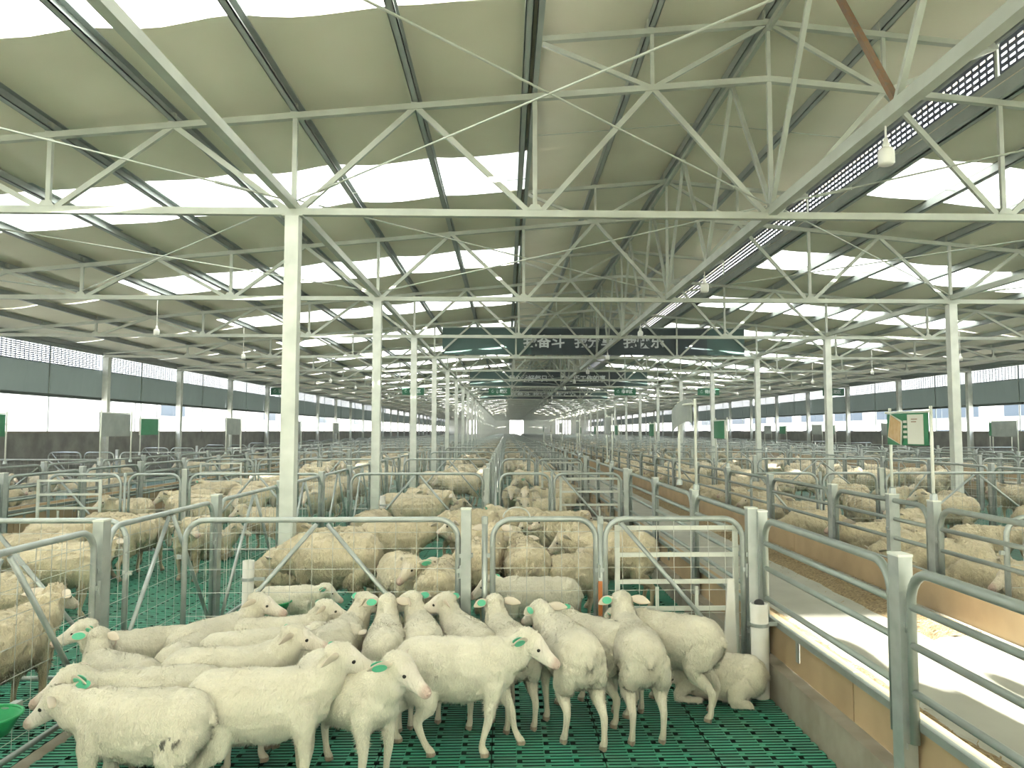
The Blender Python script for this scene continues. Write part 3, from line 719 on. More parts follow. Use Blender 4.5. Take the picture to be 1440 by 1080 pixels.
# ---- poster boards on pole pairs
def poster(x, ya, yb, z0, z1, face, lab, kind='back', post=1.30):
    p = link('poster_stand', None, label=lab, cat='sign', group='poster stands by the alleys')
    for y in (ya, yb):
        q = MB(); q.tube([(x, y, post), (x, y, z0+0.02), (x, y, z1+0.06)], 0.014, 8); link('pole', q.mesh('pole', 'white_steel', True), parent=p)
        q = MB(); q.lathe([(0.035, post), (0.03, post+0.05), (0.014, post+0.06)], 8, (x, y, 0)); link('pole_socket', q.mesh('pole_socket', 'galv'), parent=p)
    q = MB(); n = 10; vs = []
    for i in range(n+1):
        u = i/n; y = ya+(yb-ya)*u; dx = 0.03*math.sin(u*math.pi)*face + (0.05*math.sin(u*5) if kind == 'curl' else 0)
        dz = 0.07*math.sin(u*4) if kind == 'curl' else 0
        vs += [(x+dx-0.03, y, z0+dz), (x+dx-0.03, y, z1+dz), (x+dx-0.022, y, z1+dz), (x+dx-0.022, y, z0+dz)]
    fs = []
    for i in range(n):
        a, b = 4*i, 4*i+4
        for k_ in range(4): fs.append((a+k_, a+(k_+1) % 4, b+(k_+1) % 4, b+k_))
    q.add(vs, fs); link('poster_sheet', q.mesh('poster_sheet', 'poster_green' if kind in ('book', 'green') else 'poster_back'), parent=p)
    if kind == 'book':
        # coordinates in the sheet: u runs from far (left in view) to near, seen from the alley side (-x)
        def patch(u0, u1, v0, v1, m, nm, skew=0.0, off=0.040):
            q = MB(); yy = lambda u: yb + (ya-yb)*u; zz = lambda v: z0+(z1-z0)*v
            P4 = [(u0, v0+skew*0.5), (u1-skew*0.2, v0-skew), (u1, v1-skew*0.5), (u0+skew*0.6, v1+skew)] if skew else [(u0, v0), (u1, v0), (u1, v1), (u0, v1)]
            A = [(x-off+0.03*math.sin(math.pi*(1-u))*face, yy(u), zz(v)) for u, v in P4]; B = [(a[0]+0.006, a[1], a[2]) for a in A]
            q.add(A+B, [(0,1,2,3),(7,6,5,4),(0,4,5,1),(1,5,6,2),(2,6,7,3),(3,7,4,0)]); link(nm, q.mesh(nm, m), parent=p)
        patch(0.62, 0.93, 0.04, 0.96, 'poster_white', 'white_panel')
        patch(0.06, 0.50, 0.16, 0.84, 'poster_white', 'picture_border', 0.16, 0.043)
        patch(0.09, 0.47, 0.20, 0.80, 'poster_tan', 'picture_block', 0.16, 0.048)
        for i in range(4): patch(0.52, 0.60, 0.70-0.16*i, 0.78-0.16*i, 'poster_white', 'caption_mark')
        patch(0.70, 0.82, 0.80, 0.83, 'rust', 'caption_line'); patch(0.70, 0.80, 0.72, 0.75, 'rust', 'caption_line')
    if kind == 'green':
        q = MB(); zm = (z0+z1)/2; q.add([(x-0.045, ya+(yb-ya)*0.3, z0+0.02), (x-0.045, ya+(yb-ya)*0.75, z0+0.02), (x-0.045, ya+(yb-ya)*0.55, z1-0.03)], [(0,1,2)]); link('print_shape', q.mesh('print_shape', 'poster_tan'), parent=p)
        q = MB(); q.box(x-0.036, x-0.018, ya, ya+(yb-ya)*0.28, z0, z1); link('print_panel', q.mesh('print_panel', 'poster_white'), parent=p)
    q = MB(); q.tube([(x-0.03, ya-0.03, z1+0.01), (x-0.03, yb+0.03, z1+0.015)], 0.011, 6); link('top_bar', q.mesh('top_bar', 'white_steel'), parent=p)
poster(3.72, 6.44, 7.14, 1.77, 2.06, -1, 'green poster with a tan picture block on two poles right of the feed alley', 'book')
poster(1.94, 7.62, 8.35, 1.93, 2.17, -1, 'curled grey poster board seen from behind left of the feed alley', 'curl')
for i in range(1, 6):
    poster(3.72, 6.44+6.05*i, 7.14+6.05*i, 1.77, 2.07, -1, 'small green poster on two poles right of the feed alley, %s beyond the book poster' % ORD[i-1], 'green')
    poster(1.94, 7.6+6.05*i, 8.3+6.05*i, 1.85, 2.15, -1, 'small grey poster back left of the feed alley, %s beyond the curled one' % ORD[i-1], 'back')
for i in range(4):
    poster(-7.25, 13.6+6*i, 14.7+6*i, 1.80, 2.22, 1, 'grey poster back on two poles at the left alley, %s from the camera' % ORD[i], 'back')
    poster(-9.10, 13.0+6*i-0.1, 13.9+6*i, 1.80, 2.20, 1, 'green printed poster on two poles left of the left alley, %s from the camera' % ORD[i], 'green')
    poster(13.25, 19.0+6*i, 20.0+6*i, 1.75, 2.15, -1, 'grey poster back left of the far right alley, %s from the camera' % ORD[i], 'back')
    poster(15.15, 22.0+6*i, 23.0+6*i, 1.75, 2.15, -1, 'small green poster right of the far right alley, %s from the camera' % ORD[i], 'green')

# ---- drinkers and small pen fittings
def pvc(x, y, h, r, lab, cap=True):
    p = link('drinker_pipe', None, label=lab, cat='pipe'); p.location = (x, y, 0)
    q = MB(); q.lathe([(r, 0), (r, h), (r*0.86, h), (r*0.86, h-0.06), (0, h-0.06)], 20); link('pipe', q.mesh('pipe', 'pvc', True), parent=p)
    if cap: q = MB(); q.ball((0, 0.0, h+0.0), (r*0.6, r*0.6, 0.03)); link('stopper', q.mesh('stopper', 'black', True), parent=p)
    q = MB(); q.lathe([(r+0.001, h-0.16), (r+0.006, h-0.16), (r+0.006, h-0.135), (r+0.001, h-0.135)], 20); q.box(r, r+0.09, -0.01, 0.01, h-0.16, h-0.135); link('clamp', q.mesh('clamp', 'galv'), parent=p)
pvc(1.825, 5.42, 0.66, 0.062, 'stout white drain pipe standing at the alley corner of the front pen')
pvc(-2.07, 6.15, 0.86, 0.045, 'white pipe stub with black ties behind the front mesh gate', False)
pvc(-1.98, 12.15, 0.86, 0.045, 'white pipe stub behind the second cross fence of the centre pens', False)
q = MB(); q.add([(1.60, 5.60, 0.05), (1.72, 5.60, 0.05), (1.70, 5.60, 0.80), (1.655, 5.60, 0.80), (1.60, 5.62, 0.05), (1.72, 5.62, 0.05), (1.70, 5.62, 0.80), (1.655, 5.62, 0.80)],
    [(0,1,2,3),(7,6,5,4),(0,4,5,1),(1,5,6,2),(2,6,7,3),(3,7,4,0)]); link('splash_board', q.mesh('splash_board', 'pvc'), label='tapered white board leaning behind the drain pipe', cat='board')
def bowl(x, y, z, r, lab):
    b = link('feed_bowl', None, label=lab, cat='bowl'); b.location = (x, y, z)
    q = MB(); q.lathe([(0, 0), (r*0.6, 0.0), (r*0.9, r*0.45), (r, r*0.55), (r*1.04, r*0.55), (r*0.95, r*0.42), (r*0.66, -0.012), (0, -0.012)], 24); link('basin', q.mesh('basin', 'bowl', True), parent=b)
    q = MB(); q.tube([(r*math.cos(a)*1.02, r*math.sin(a)*1.02, r*0.55) for a in np.linspace(0, 6.283, 24)[:-1]], 0.008, 6, True); link('rim', q.mesh('rim', 'bowl', True), parent=b)
    q = MB(); q.box(-0.02, 0.02, r*0.9, r+0.10, r*0.3, r*0.5); link('bracket', q.mesh('bracket', 'galv'), parent=b)
bowl(-2.60, 3.92, 0.39, 0.15, 'bright green plastic bowl at the left edge of the front pen')
bowl(-2.02, 6.62, 0.34, 0.16, 'green drinking bowl beside the white pipe stub behind the front mesh gate')
q = MB(); q.beam((0.705, 5.64, 0.32), (0.705, 5.64, 0.78), 0.03, 0.012, (0, 1, 0)); link('rusty_strap', q.mesh('rusty_strap', 'orange'), label='orange rusty strap hanging between the two front mesh gates', cat='strap')
q = MB(); q.tube([(0.08+0.10*math.cos(a), 5.68, 1.25+0.075*math.sin(a)) for a in np.linspace(0, 3.14, 12)], 0.007, 6); link('wire_handle', q.mesh('wire_handle', 'wire'), label='wire loop handle on top of the short front mesh gate', cat='handle')
q = MB(); q.tube([(-2.75, 3.4, 0.04), (-2.3, 4.1, 0.04)], 0.016, 8); link('loose_pipe', q.mesh('loose_pipe', 'rust'), label='rusty pipe lying on the slats at the left front corner', cat='pipe')

# ------------------------------------------------------------------ sheep
def lerp_path(pts, n):
    """Catmull-Rom through (x,y,z,ra,rb)"""
    P = np.array(pts, float); out = []
    for i in range(len(P)-1):
        p0, p1, p2, p3 = P[max(i-1, 0)], P[i], P[i+1], P[min(i+2, len(P)-1)]
        for k in range(n):
            t = k/n; out.append(0.5*((2*p1) + (-p0+p2)*t + (2*p0-5*p1+4*p2-p3)*t*t + (-p0+3*p1-3*p2+p3)*t**3))
    out.append(P[-1]); return np.array(out)
def put_sweep(q, pts, side, n=14, sub=4):
    A = lerp_path(pts, sub); q.sweep([a[:3] for a in A], [(max(a[3], 0.003), max(a[4], 0.003)) for a in A], side, n)
def nrm(v): v = np.array(v, float); return v/np.linalg.norm(v)
def make_sheep(name, neck, hyaw, hpitch, kind='lamb', legs='stand', fat=1.0, vox=0.0075, bend=0.0, tagside=1, tag=True):
    q = MB(); W = fat; ewe = kind == 'ewe'; lying = legs == 'lying'
    dz = -0.27 if lying else 0.0
    B = [(-.355,0,.485,.03,.04), (-.335,0,.485,.085,.095), (-.285,0,.48,.122,.140), (-.19,0,.472,.140,.158), (-.06,0,.460,.148,.168),
         (.07,0,.458,.142,.165), (.17,0,.468,.126,.155), (.245,0,.482,.100,.130), (.295,0,.495,.065,.085), (.315,0,.50,.03,.04)]
    B = [(x, y + bend*(x*x), z+dz, a*W*(1.06 if ewe else 1), b*(1.05 if ewe else 1)*W**0.5) for x, y, z, a, b in B]
    put_sweep(q, B, (0, 1, 0), 18)
    N = np.array(neck, float) + (0, 0, dz*0.9)
    p0 = np.array((.19, 0, .50+dz)); pm = (p0+N)/2 + (0.02, 0, -0.015)
    k_ = 1.12 if ewe else 1.0
    put_sweep(q, [(*p0, .112*k_, .135*k_), (*((p0*0.6+pm*0.4)+(0.01, 0, 0)), .100*k_, .120*k_), (*pm, .086*k_, .100*k_), (*(pm*0.4+N*0.6), .074*k_, .085*k_), (*N, .066*k_, .070*k_)], (0, 1, 0), 14)
    cy, sy, cp, sp_ = math.cos(hyaw), math.sin(hyaw), math.cos(hpitch), math.sin(hpitch)
    h = np.array((cy*cp, sy*cp, sp_)); s = nrm((-sy, cy, 0)); u = np.cross(h, s)
    hs = 1.10 if not ewe else 1.08
    HP = [(-.055, -.004, .030, .034), (-.035, .004, .050, .056), (.0, .010, .060, .066), (.04, .008, .058, .063), (.075, .000, .046, .053),
          (.11, -.008, .035, .043), (.145, -.014, .029, .036), (.175, -.018, .0265, .031), (.195, -.020, .021, .025), (.206, -.021, .010, .013)]
    put_sweep(q, [(*(N + (h*t + u*d)*hs), a*hs, b*hs) for t, d, a, b in HP], s, 14)
    # brow ridges
    for sg in (-1, 1): q.ball(N + (h*0.066 + s*sg*0.034 + u*0.026)*hs, 0.019*hs)
    # legs
    fr = [(.20, .085), (.20, -.085)]; hd = [(-.24, .09), (-.24, -.09)]
    off = {'stand': (0, 0, 0, 0), 'stride': (.13, -.06, -.10, .12), 'stride2': (-.05, .09, .08, -.07), 'shift': (.02, -.03, -.03, .03)}.get(legs, (0, 0, 0, 0))
    if not lying:
        for i, (x, y) in enumerate(fr):
            o = off[i]; sg = 1 if y > 0 else -1; yy = y*W
            put_sweep(q, [(x-.01, yy*0.85, .47, .055, .085), (x, yy, .38, .048, .062), (x+o*.3+.005, yy, .30, .034, .038), (x+o*.55+.012, yy, .215, .025, .0275), (x+o*.65+.010, yy, .18, .022, .025),
                          (x+o*.85-.002, yy, .10, .0165, .018), (x+o, yy, .052, .020, .021), (x+o+.014, yy, .030, .022, .025), (x+o+.020, yy, .004, .025, .030)], (0, 1, 0), 12)
        for i, (x, y) in enumerate(hd):
            o = off[2+i]; yy = y*W
            put_sweep(q, [(x-.01, yy*0.75, .47, .070, .10), (x+.015, yy*0.95, .39, .062, .098), (x+.045+o*.2, yy*1.05, .33, .048, .075), (x+.02+o*.4, yy*1.03, .265, .035, .048), (x-.045+o*.6, yy, .205, .024, .031),
                          (x-.060+o*.7, yy, .175, .0215, .027), (x-.050+o*.85, yy, .10, .017, .0195), (x-.040+o, yy, .052, .020, .021), (x-.024+o, yy, .030, .022, .025), (x-.018+o, yy, .004, .025, .030)], (0, 1, 0), 12)
    else:
        for y in (.09, -.09):
            put_sweep(q, [(.20, y, .16, .05, .06), (.29, y*1.2, .07, .035, .04), (.27, y*1.3, .035, .025, .026), (.17, y*1.25, .030, .022, .022), (.12, y*1.2, .028, .022, .024)], (0, 1, 0), 10)
            put_sweep(q, [(-.22, y*1.1, .17, .07, .09), (-.12, y*1.55, .09, .05, .06), (-.16, y*1.7, .045, .032, .036), (-.24, y*1.7, .035, .024, .026), (-.15, y*1.75, .028, .02, .022), (-.09, y*1.75, .026, .021, .022)], (0, 1, 0), 10)
    # tail stub
    put_sweep(q, [(-.32, 0, .52+dz, .03, .03), (-.350, 0, .505+dz, .026, .022), (-.366, 0, .475+dz, .019, .015), (-.368, 0, .455+dz, .010, .009)], (0, 1, 0), 10)
    me0 = bpy.data.meshes.new('raw'); me0.from_pydata(q.v, [], q.f)
    ob = bpy.data.objects.new('raw', me0); COL.objects.link(ob)
    rm = ob.modifiers.new('r', 'REMESH'); rm.mode = 'VOXEL'; rm.voxel_size = vox; rm.use_smooth_shade = True
    sm = ob.modifiers.new('s', 'SMOOTH'); sm.factor = 0.5; sm.iterations = 5
    dg = bpy.context.evaluated_depsgraph_get(); dg.update(); me = bpy.data.meshes.new_from_object(ob.evaluated_get(dg))
    COL.objects.unlink(ob); bpy.data.objects.remove(ob); bpy.data.meshes.remove(me0)
    n = len(me.vertices); co = np.empty(n*3, np.float32); me.vertices.foreach_get('co', co); co = co.reshape(-1, 3)
    no = np.empty(n*3, np.float32); me.vertices.foreach_get('normal', no); no = no.reshape(-1, 3)
    rel = co - N; t = rel @ h; lat = np.abs(rel @ s); vert = rel @ u; ctr = np.linalg.norm(rel - np.outer(t, h), axis=1)
    face = np.clip((t - 0.035)/0.03, 0, 1) * (ctr < 0.09) * (t < 0.26)
    zz = co[:, 2] - dz
    leg = np.clip((0.27 - zz)/0.06, 0, 1) * (1 - face) if not lying else np.clip((0.04-co[:, 2])/0.03, 0, 1)
    wool = np.clip(1 - face - leg, 0, 1)
    amp = 0.016 if ewe else 0.0065; f = 17.0 if ewe else 24.0; ph = (hash(name) % 97)*0.37 if False else len(name)*1.7
    ns = np.array([mnoise.noise((c[0]*f+ph, c[1]*f, c[2]*f*0.7)) + 0.5*mnoise.noise((c[0]*f*2.3, c[1]*f*2.3+ph, c[2]*f*1.7)) for c in co.tolist()])
    big = np.array([mnoise.noise((c[0]*3+ph, c[1]*3, c[2]*3)) for c in co.tolist()])
    co2 = co + no*((ns*amp + (0.006 if ewe else 0.003))*wool)[:, None]
    # hanging belly fringe
    bel = np.clip((0.36-zz)/0.06, 0, 1)*wool*(no[:, 2] < -0.3)
    co2[:, 2] -= bel*(0.012 + 0.018*np.abs(ns))*(1.2 if ewe else 0.8)
    me.vertices.foreach_set('co', co2.astype(np.float32).ravel())
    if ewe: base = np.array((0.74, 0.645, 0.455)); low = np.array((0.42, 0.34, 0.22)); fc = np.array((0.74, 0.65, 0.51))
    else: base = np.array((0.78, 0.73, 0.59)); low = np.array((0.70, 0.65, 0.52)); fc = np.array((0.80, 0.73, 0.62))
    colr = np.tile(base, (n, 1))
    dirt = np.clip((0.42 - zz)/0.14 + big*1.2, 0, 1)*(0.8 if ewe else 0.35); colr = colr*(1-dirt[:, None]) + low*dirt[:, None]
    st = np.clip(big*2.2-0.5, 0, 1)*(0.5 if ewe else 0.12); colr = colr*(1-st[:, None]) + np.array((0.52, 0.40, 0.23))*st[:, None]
    colr = colr*(1-face[:, None]) + fc*face[:, None]
    nz = np.clip((t-0.165)/0.03, 0, 1)*face; colr = colr*(1-nz[:, None]*0.7) + np.array((0.55, 0.36, 0.30))*nz[:, None]*0.7
    if not lying:
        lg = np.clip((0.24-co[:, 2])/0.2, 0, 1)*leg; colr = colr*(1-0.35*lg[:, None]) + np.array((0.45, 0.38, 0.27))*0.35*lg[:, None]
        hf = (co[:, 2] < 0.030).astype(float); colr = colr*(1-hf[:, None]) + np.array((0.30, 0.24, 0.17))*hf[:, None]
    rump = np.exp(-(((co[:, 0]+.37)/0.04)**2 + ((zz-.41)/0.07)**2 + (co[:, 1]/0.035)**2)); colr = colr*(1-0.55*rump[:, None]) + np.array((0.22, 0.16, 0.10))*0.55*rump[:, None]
    if name == 'lamb_level':
        sk = (ns > 0.10)*np.exp(-(((co[:, 0]+.20)/0.07)**2 + ((zz-.41-(co[:, 0]+.2)*-0.5)/0.025)**2)); colr = colr*(1-np.clip(sk*2.2, 0, 0.85)[:, None])
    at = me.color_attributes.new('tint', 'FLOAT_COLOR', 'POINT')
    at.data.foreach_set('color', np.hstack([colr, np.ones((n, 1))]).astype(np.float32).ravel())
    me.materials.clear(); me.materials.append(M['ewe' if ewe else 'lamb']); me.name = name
    me.polygons.foreach_set('use_smooth', [True]*len(me.polygons)); me.update()
    # fleece: short tufts standing off the wool, one soft mass
    me.calc_loop_triangles(); nt = len(me.loop_triangles); tv = np.empty(nt*3, np.int32); me.loop_triangles.foreach_get('vertices', tv); tv = tv.reshape(-1, 3)
    rg = np.random.RandomState(len(name)*13+5); C = co2[tv].mean(1); NN = no[tv].mean(1); ar = np.linalg.norm(np.cross(co2[tv[:, 1]]-co2[tv[:, 0]], co2[tv[:, 2]]-co2[tv[:, 0]]), axis=1)*wool[tv].mean(1)
    nb = 15000 if not ewe else 11000
    ix = rg.choice(nt, nb, p=ar/ar.sum()); bary = rg.dirichlet((1, 1, 1), nb); P0 = (co2[tv[ix]]*bary[:, :, None]).sum(1); Nn = NN[ix]; cl = (colr[tv[ix]]*bary[:, :, None]).sum(1)
    flow = np.array([[mnoise.noise((p[0]*9+3, p[1]*9, p[2]*9)), mnoise.noise((p[0]*9, p[1]*9+7, p[2]*9)), 0] for p in P0.tolist()])*1.1
    dirv = Nn*0.22 + np.array((-0.55, 0, -0.75)) + flow + rg.normal(0, 0.28, (nb, 3)); dirv -= Nn*np.minimum((dirv*Nn).sum(1)-0.12, 0)[:, None]; dirv /= np.linalg.norm(dirv, axis=1)[:, None]
    Lb = rg.uniform(0.6, 1.25, nb)*(0.019 if not ewe else 0.025); wv = np.cross(dirv, Nn); wv /= (np.linalg.norm(wv, axis=1)[:, None]+1e-9); wb = 0.0021 if not ewe else 0.0035
    A_ = P0-wv*wb-Nn*0.002; B_ = P0+wv*wb-Nn*0.002; C_ = P0+dirv*Lb[:, None]+Nn*0.001
    V_ = np.stack([A_, B_, C_], 1).reshape(-1, 3); fl = bpy.data.meshes.new('fleece'); fl.from_pydata(V_.tolist(), [], np.arange(nb*3).reshape(-1, 3).tolist())
    at2 = fl.color_attributes.new('tint', 'FLOAT_COLOR', 'POINT'); cc = np.repeat(cl*rg.uniform(0.92, 1.1, (nb, 1)), 3, 0); at2.data.foreach_set('color', np.hstack([cc, np.ones((nb*3, 1))]).astype(np.float32).ravel())
    fl.materials.append(M['ewe' if ewe else 'lamb'])
    # normals of the tufts follow the body so that the coat shades softly
    fl.polygons.foreach_set('use_smooth', [True]*nb); fl.normals_split_custom_set_from_vertices((np.repeat(Nn, 3, 0)/np.linalg.norm(np.repeat(Nn, 3, 0), axis=1)[:, None]).tolist())
    # face parts
    P = [('fleece', fl)]
    for sg in (-1, 1):
        e = MB(); c = N + (h*0.074 + s*sg*0.0445 + u*0.014)*hs; e.ball(c, (0.0105,)*3, 10, 6); P.append(('eye', e.mesh('eye', 'eye', True)))
    for sg in (-1, 1):
        e = MB(); c = N + (h*0.197 + s*sg*0.013 - u*0.016)*hs; e.ball(c, (0.0062, 0.0062, 0.005), 8, 5); P.append(('nostril', e.mesh('nostril', 'nose', True)))
    for sg in (-1, 1):
        r0 = N + (-h*0.002 + s*sg*0.050 + u*0.028)*hs; d1 = nrm(s*sg*0.85 - h*0.50 - u*0.02); L = 0.135 if not ewe else 0.14
        droop = np.array((0, 0, -1.0))
        path = [(r0 + d1*L*v + droop*(0.030*v*v) , a, b) for v, a, b in ((0, .012, .010), (.12, .019, .011), (.35, .029, .007), (.6, .029, .006), (.82, .019, .005), (.96, .008, .004), (1.0, .003, .002))]
        e = MB(); A = [(*p, a, b) for p, a, b in path]; sd = nrm(u*1.0 + h*0.25); put_sweep(e, A, sd, 10, 3)
        ear = e.mesh('ear', 'ear_pale', True); sub = []
        if tag and sg == tagside:
            g_ = MB(); c = r0 + d1*L*0.52 + droop*0.010; nv = nrm(np.cross(d1, sd)); nv = nv if nv @ (-h + u*0.3) > 0 else -nv
            for off_ in (0.010, -0.012):
                ring = [c + nv*off_ + 0.040*math.cos(a)*d1 + 0.024*math.sin(a)*sd for a in np.linspace(0, 2*math.pi, 14)[:-1]]
                ring2 = [p + nv*0.003 for p in ring]; g_.add(ring+ring2, [tuple(range(13))[::-1], tuple(range(13, 26))] + [(i, (i+1) % 13, 13+(i+1) % 13, 13+i) for i in range(13)])
            g_.tube([c - nv*0.012, c + nv*0.012], 0.004, 6)
            sub = [('ear_tag', g_.mesh('ear_tag', 'tag'), 'green oval tag')]
        P.append(('ear', ear, None, sub))
    return Spec('lamb' if not ewe else 'sheep', 'sheep', me, P)
U = rad
S = {}
S['up'] = make_sheep('lamb_up', (.35, 0, .655), 0, U(-14), bend=0.2)
S['upL'] = make_sheep('lamb_up_left', (.32, .05, .66), U(60), U(-12), tagside=-1, legs='shift')
S['upR'] = make_sheep('lamb_up_right', (.32, -.05, .66), U(-60), U(-15), tagside=1, legs='shift')
S['level'] = make_sheep('lamb_level', (.40, 0, .56), 0, U(-28), tagside=-1, legs='shift')
S['stride'] = make_sheep('lamb_stride', (.38, 0, .60), U(-8), U(-28), legs='stride', tagside=-1)
S['lvlL'] = make_sheep('lamb_level_left', (.39, .05, .59), U(20), U(-22), tagside=1, legs='stride2')
S['look'] = make_sheep('lamb_look', (.33, .02, .63), U(12), U(-24), tagside=-1, legs='stand')
S['tuck'] = make_sheep('lamb_tuck', (.41, 0, .53), 0, U(-50), legs='shift')
S['lie'] = make_sheep('lamb_lying', (.36, .10, .48), U(70), U(-45), legs='lying')
S['Eup'] = make_sheep('ewe_up', (.37, 0, .65), 0, U(-20), 'ewe', fat=1.12, vox=0.0095, tag=False)
S['Elev'] = make_sheep('ewe_level', (.42, 0, .57), 0, U(-32), 'ewe', fat=1.15, vox=0.0095, tag=False, legs='shift')
S['Elow'] = make_sheep('ewe_low', (.45, 0, .44), 0, U(-62), 'ewe', fat=1.15, vox=0.0095, tag=False, legs='stride2')
S['EL'] = make_sheep('ewe_turned_left', (.36, .07, .61), U(65), U(-25), 'ewe', fat=1.12, vox=0.0095, tag=False, legs='shift')
S['ER'] = make_sheep('ewe_turned_right', (.36, -.07, .62), U(-60), U(-25), 'ewe', fat=1.14, vox=0.0095, tag=True, legs='stand')
S['Elie'] = make_sheep('ewe_lying', (.38, .0, .64), U(20), U(-20), 'ewe', legs='lying', fat=1.15, vox=0.0095, tag=False)
FRONT = 'lambs crowded in the front pen'
# (pose, x, y, heading deg, scale, label); heading 0 = facing right, 90 = facing away
LAMBS = [
 ('level', -1.80, 3.84, 176, 1.00, 'nearest cream lamb at the left, side on, facing left with dark specks on its hip'),
 ('lvlL', -1.88, 4.18, 186, 1.00, 'cream lamb facing left just behind the nearest left lamb'),
 ('upR', -2.30, 4.62, 150, 0.92, 'lamb at the left edge showing only a raised head facing left'),
 ('tuck', -2.02, 4.88, 92, 0.95, 'round rump of a lamb facing away beside the left fence group'),
 ('up', -2.42, 5.15, 205, 0.93, 'lamb with spread ears and green tag against the left fence post'),
 ('upR', -1.98, 5.25, 62, 1.0, 'lamb with raised head and green tag facing right behind the left rumps'),
 ('up', -1.62, 5.38, 15, 0.95, 'lamb at the very back left by the mesh gate facing right'),
 ('level', -1.62, 4.98, 20, 0.98, 'lamb with a long pale back behind the one with a raised head'),
 ('up', -1.62, 4.50, 12, 1.02, 'lamb facing right with raised head and dark muzzle in the second rank'),
 ('up', -1.26, 4.02, 8, 1.06, 'large front lamb facing right resting its head on a neighbour'),
 ('look', -0.86, 4.22, -38, 1.05, 'front lamb turned to the camera with both ears out'),
 ('stride', -0.28, 4.58, -4, 1.06, 'striding lamb side on at centre, pink nose facing right'),
 ('tuck', -1.30, 4.88, 50, 0.98, 'lamb facing away behind the large front lamb'),
 ('upR', -1.13, 5.20, 80, 1.0, 'lamb facing away with tagged head turned right by the long gate'),
 ('up', -0.80, 5.12, 98, 1.0, 'lamb seen from behind with both ears hanging, centre left'),
 ('upL', -0.57, 5.22, 100, 1.0, 'lamb seen from behind looking left, centre of the row'),
 ('upL', -0.26, 5.20, 112, 1.0, 'lamb seen from behind with dark eye looking left before the square post'),
 ('up', 0.02, 5.10, 106, 1.0, 'lamb seen from behind with wide ears before the short gate'),
 ('lvlL', 0.40, 4.88, 104, 1.08, 'lamb walking away with tagged ear, right of centre'),
 ('level', 0.58, 5.18, 128, 1.02, 'lamb with soiled hind legs behind the walking one'),
 ('up', 0.84, 4.92, 94, 1.06, 'slender lamb facing away with head high and green tag at its cheek'),
 ('tuck', 1.14, 5.22, 142, 1.03, 'woolly lamb facing away left beside the lying lamb'),
 ('lie', 1.50, 5.36, 165, 0.92, 'lamb lying on the slats beside the white drain pipe'),
]
for (p, x, y, hd, sc, lab) in LAMBS: S[p].put((x, y, 0.0), U(hd), sc, lab, FRONT)
# brand specks on the nearest lamb's hip are left to the wool; sheep behind the gates
EWES = [
 ('Eup', -3.28, 5.05, 78, 1.12, 'grown sheep behind the left mesh gate facing away with pink ear'),
 ('Elev', -3.85, 5.0, 95, 1.05, 'grown sheep at the left edge behind the mesh gate, mostly cut off'),
 ('Elow', -1.75, 7.75, 178, 1.34, 'big sheep side on behind the long front gate drinking to the left'),
 ('level', -1.95, 6.75, 12, 0.85, 'small lamb under the big sheep behind the long front gate'),
 ('Elow', -2.25, 7.9, 20, 0.95, 'sheep drinking at the green bowl from the left'),
 ('ER', -0.95, 7.2, -62, 1.12, 'sheep facing the camera with white face behind the long gate'),
 ('Elev', -0.58, 6.75, 88, 1.12, 'brownish sheep seen from behind near the square post'),
 ('Eup', -0.25, 7.6, 75, 1.28, 'tall sheep seen from behind with head up by the square post'),
 ('level', 0.28, 6.55, 172, 1.02, 'lamb side on facing left behind the short front gate'),
 ('Elev', 0.20, 7.55, 98, 1.25, 'woolly sheep from behind behind the short front gate'),
 ('EL', 0.62, 7.5, 35, 1.05, 'sheep with tagged head turned right behind the short gate'),
 ('Elev', 1.18, 8.2, 172, 1.25, 'sheep side on behind the white hurdle'),
 ('Eup', -0.2, 9.3, 178, 1.15, 'sheep facing left with white head in the second rank behind the gates'),
 ('Eup', 0.95, 9.5, 178, 1.18, 'sheep side on facing left at the alley side of the second pen'),
 ('Elev', -1.4, 9.6, 5, 1.2, 'sheep side on facing right in the second rank behind the long gate'),
 ('Elie', -1.2, 8.7, 170, 1.1, 'sheep lying in the second pen behind the big one'),
 ('Eup', -2.1, 9.4, 200, 1.1, 'sheep by the first white column with head over the long fence'),
]
for (p, x, y, hd, sc, lab) in EWES: S[p].put((x, y, 0.0), U(hd), sc, lab, 'sheep just behind the front gates')
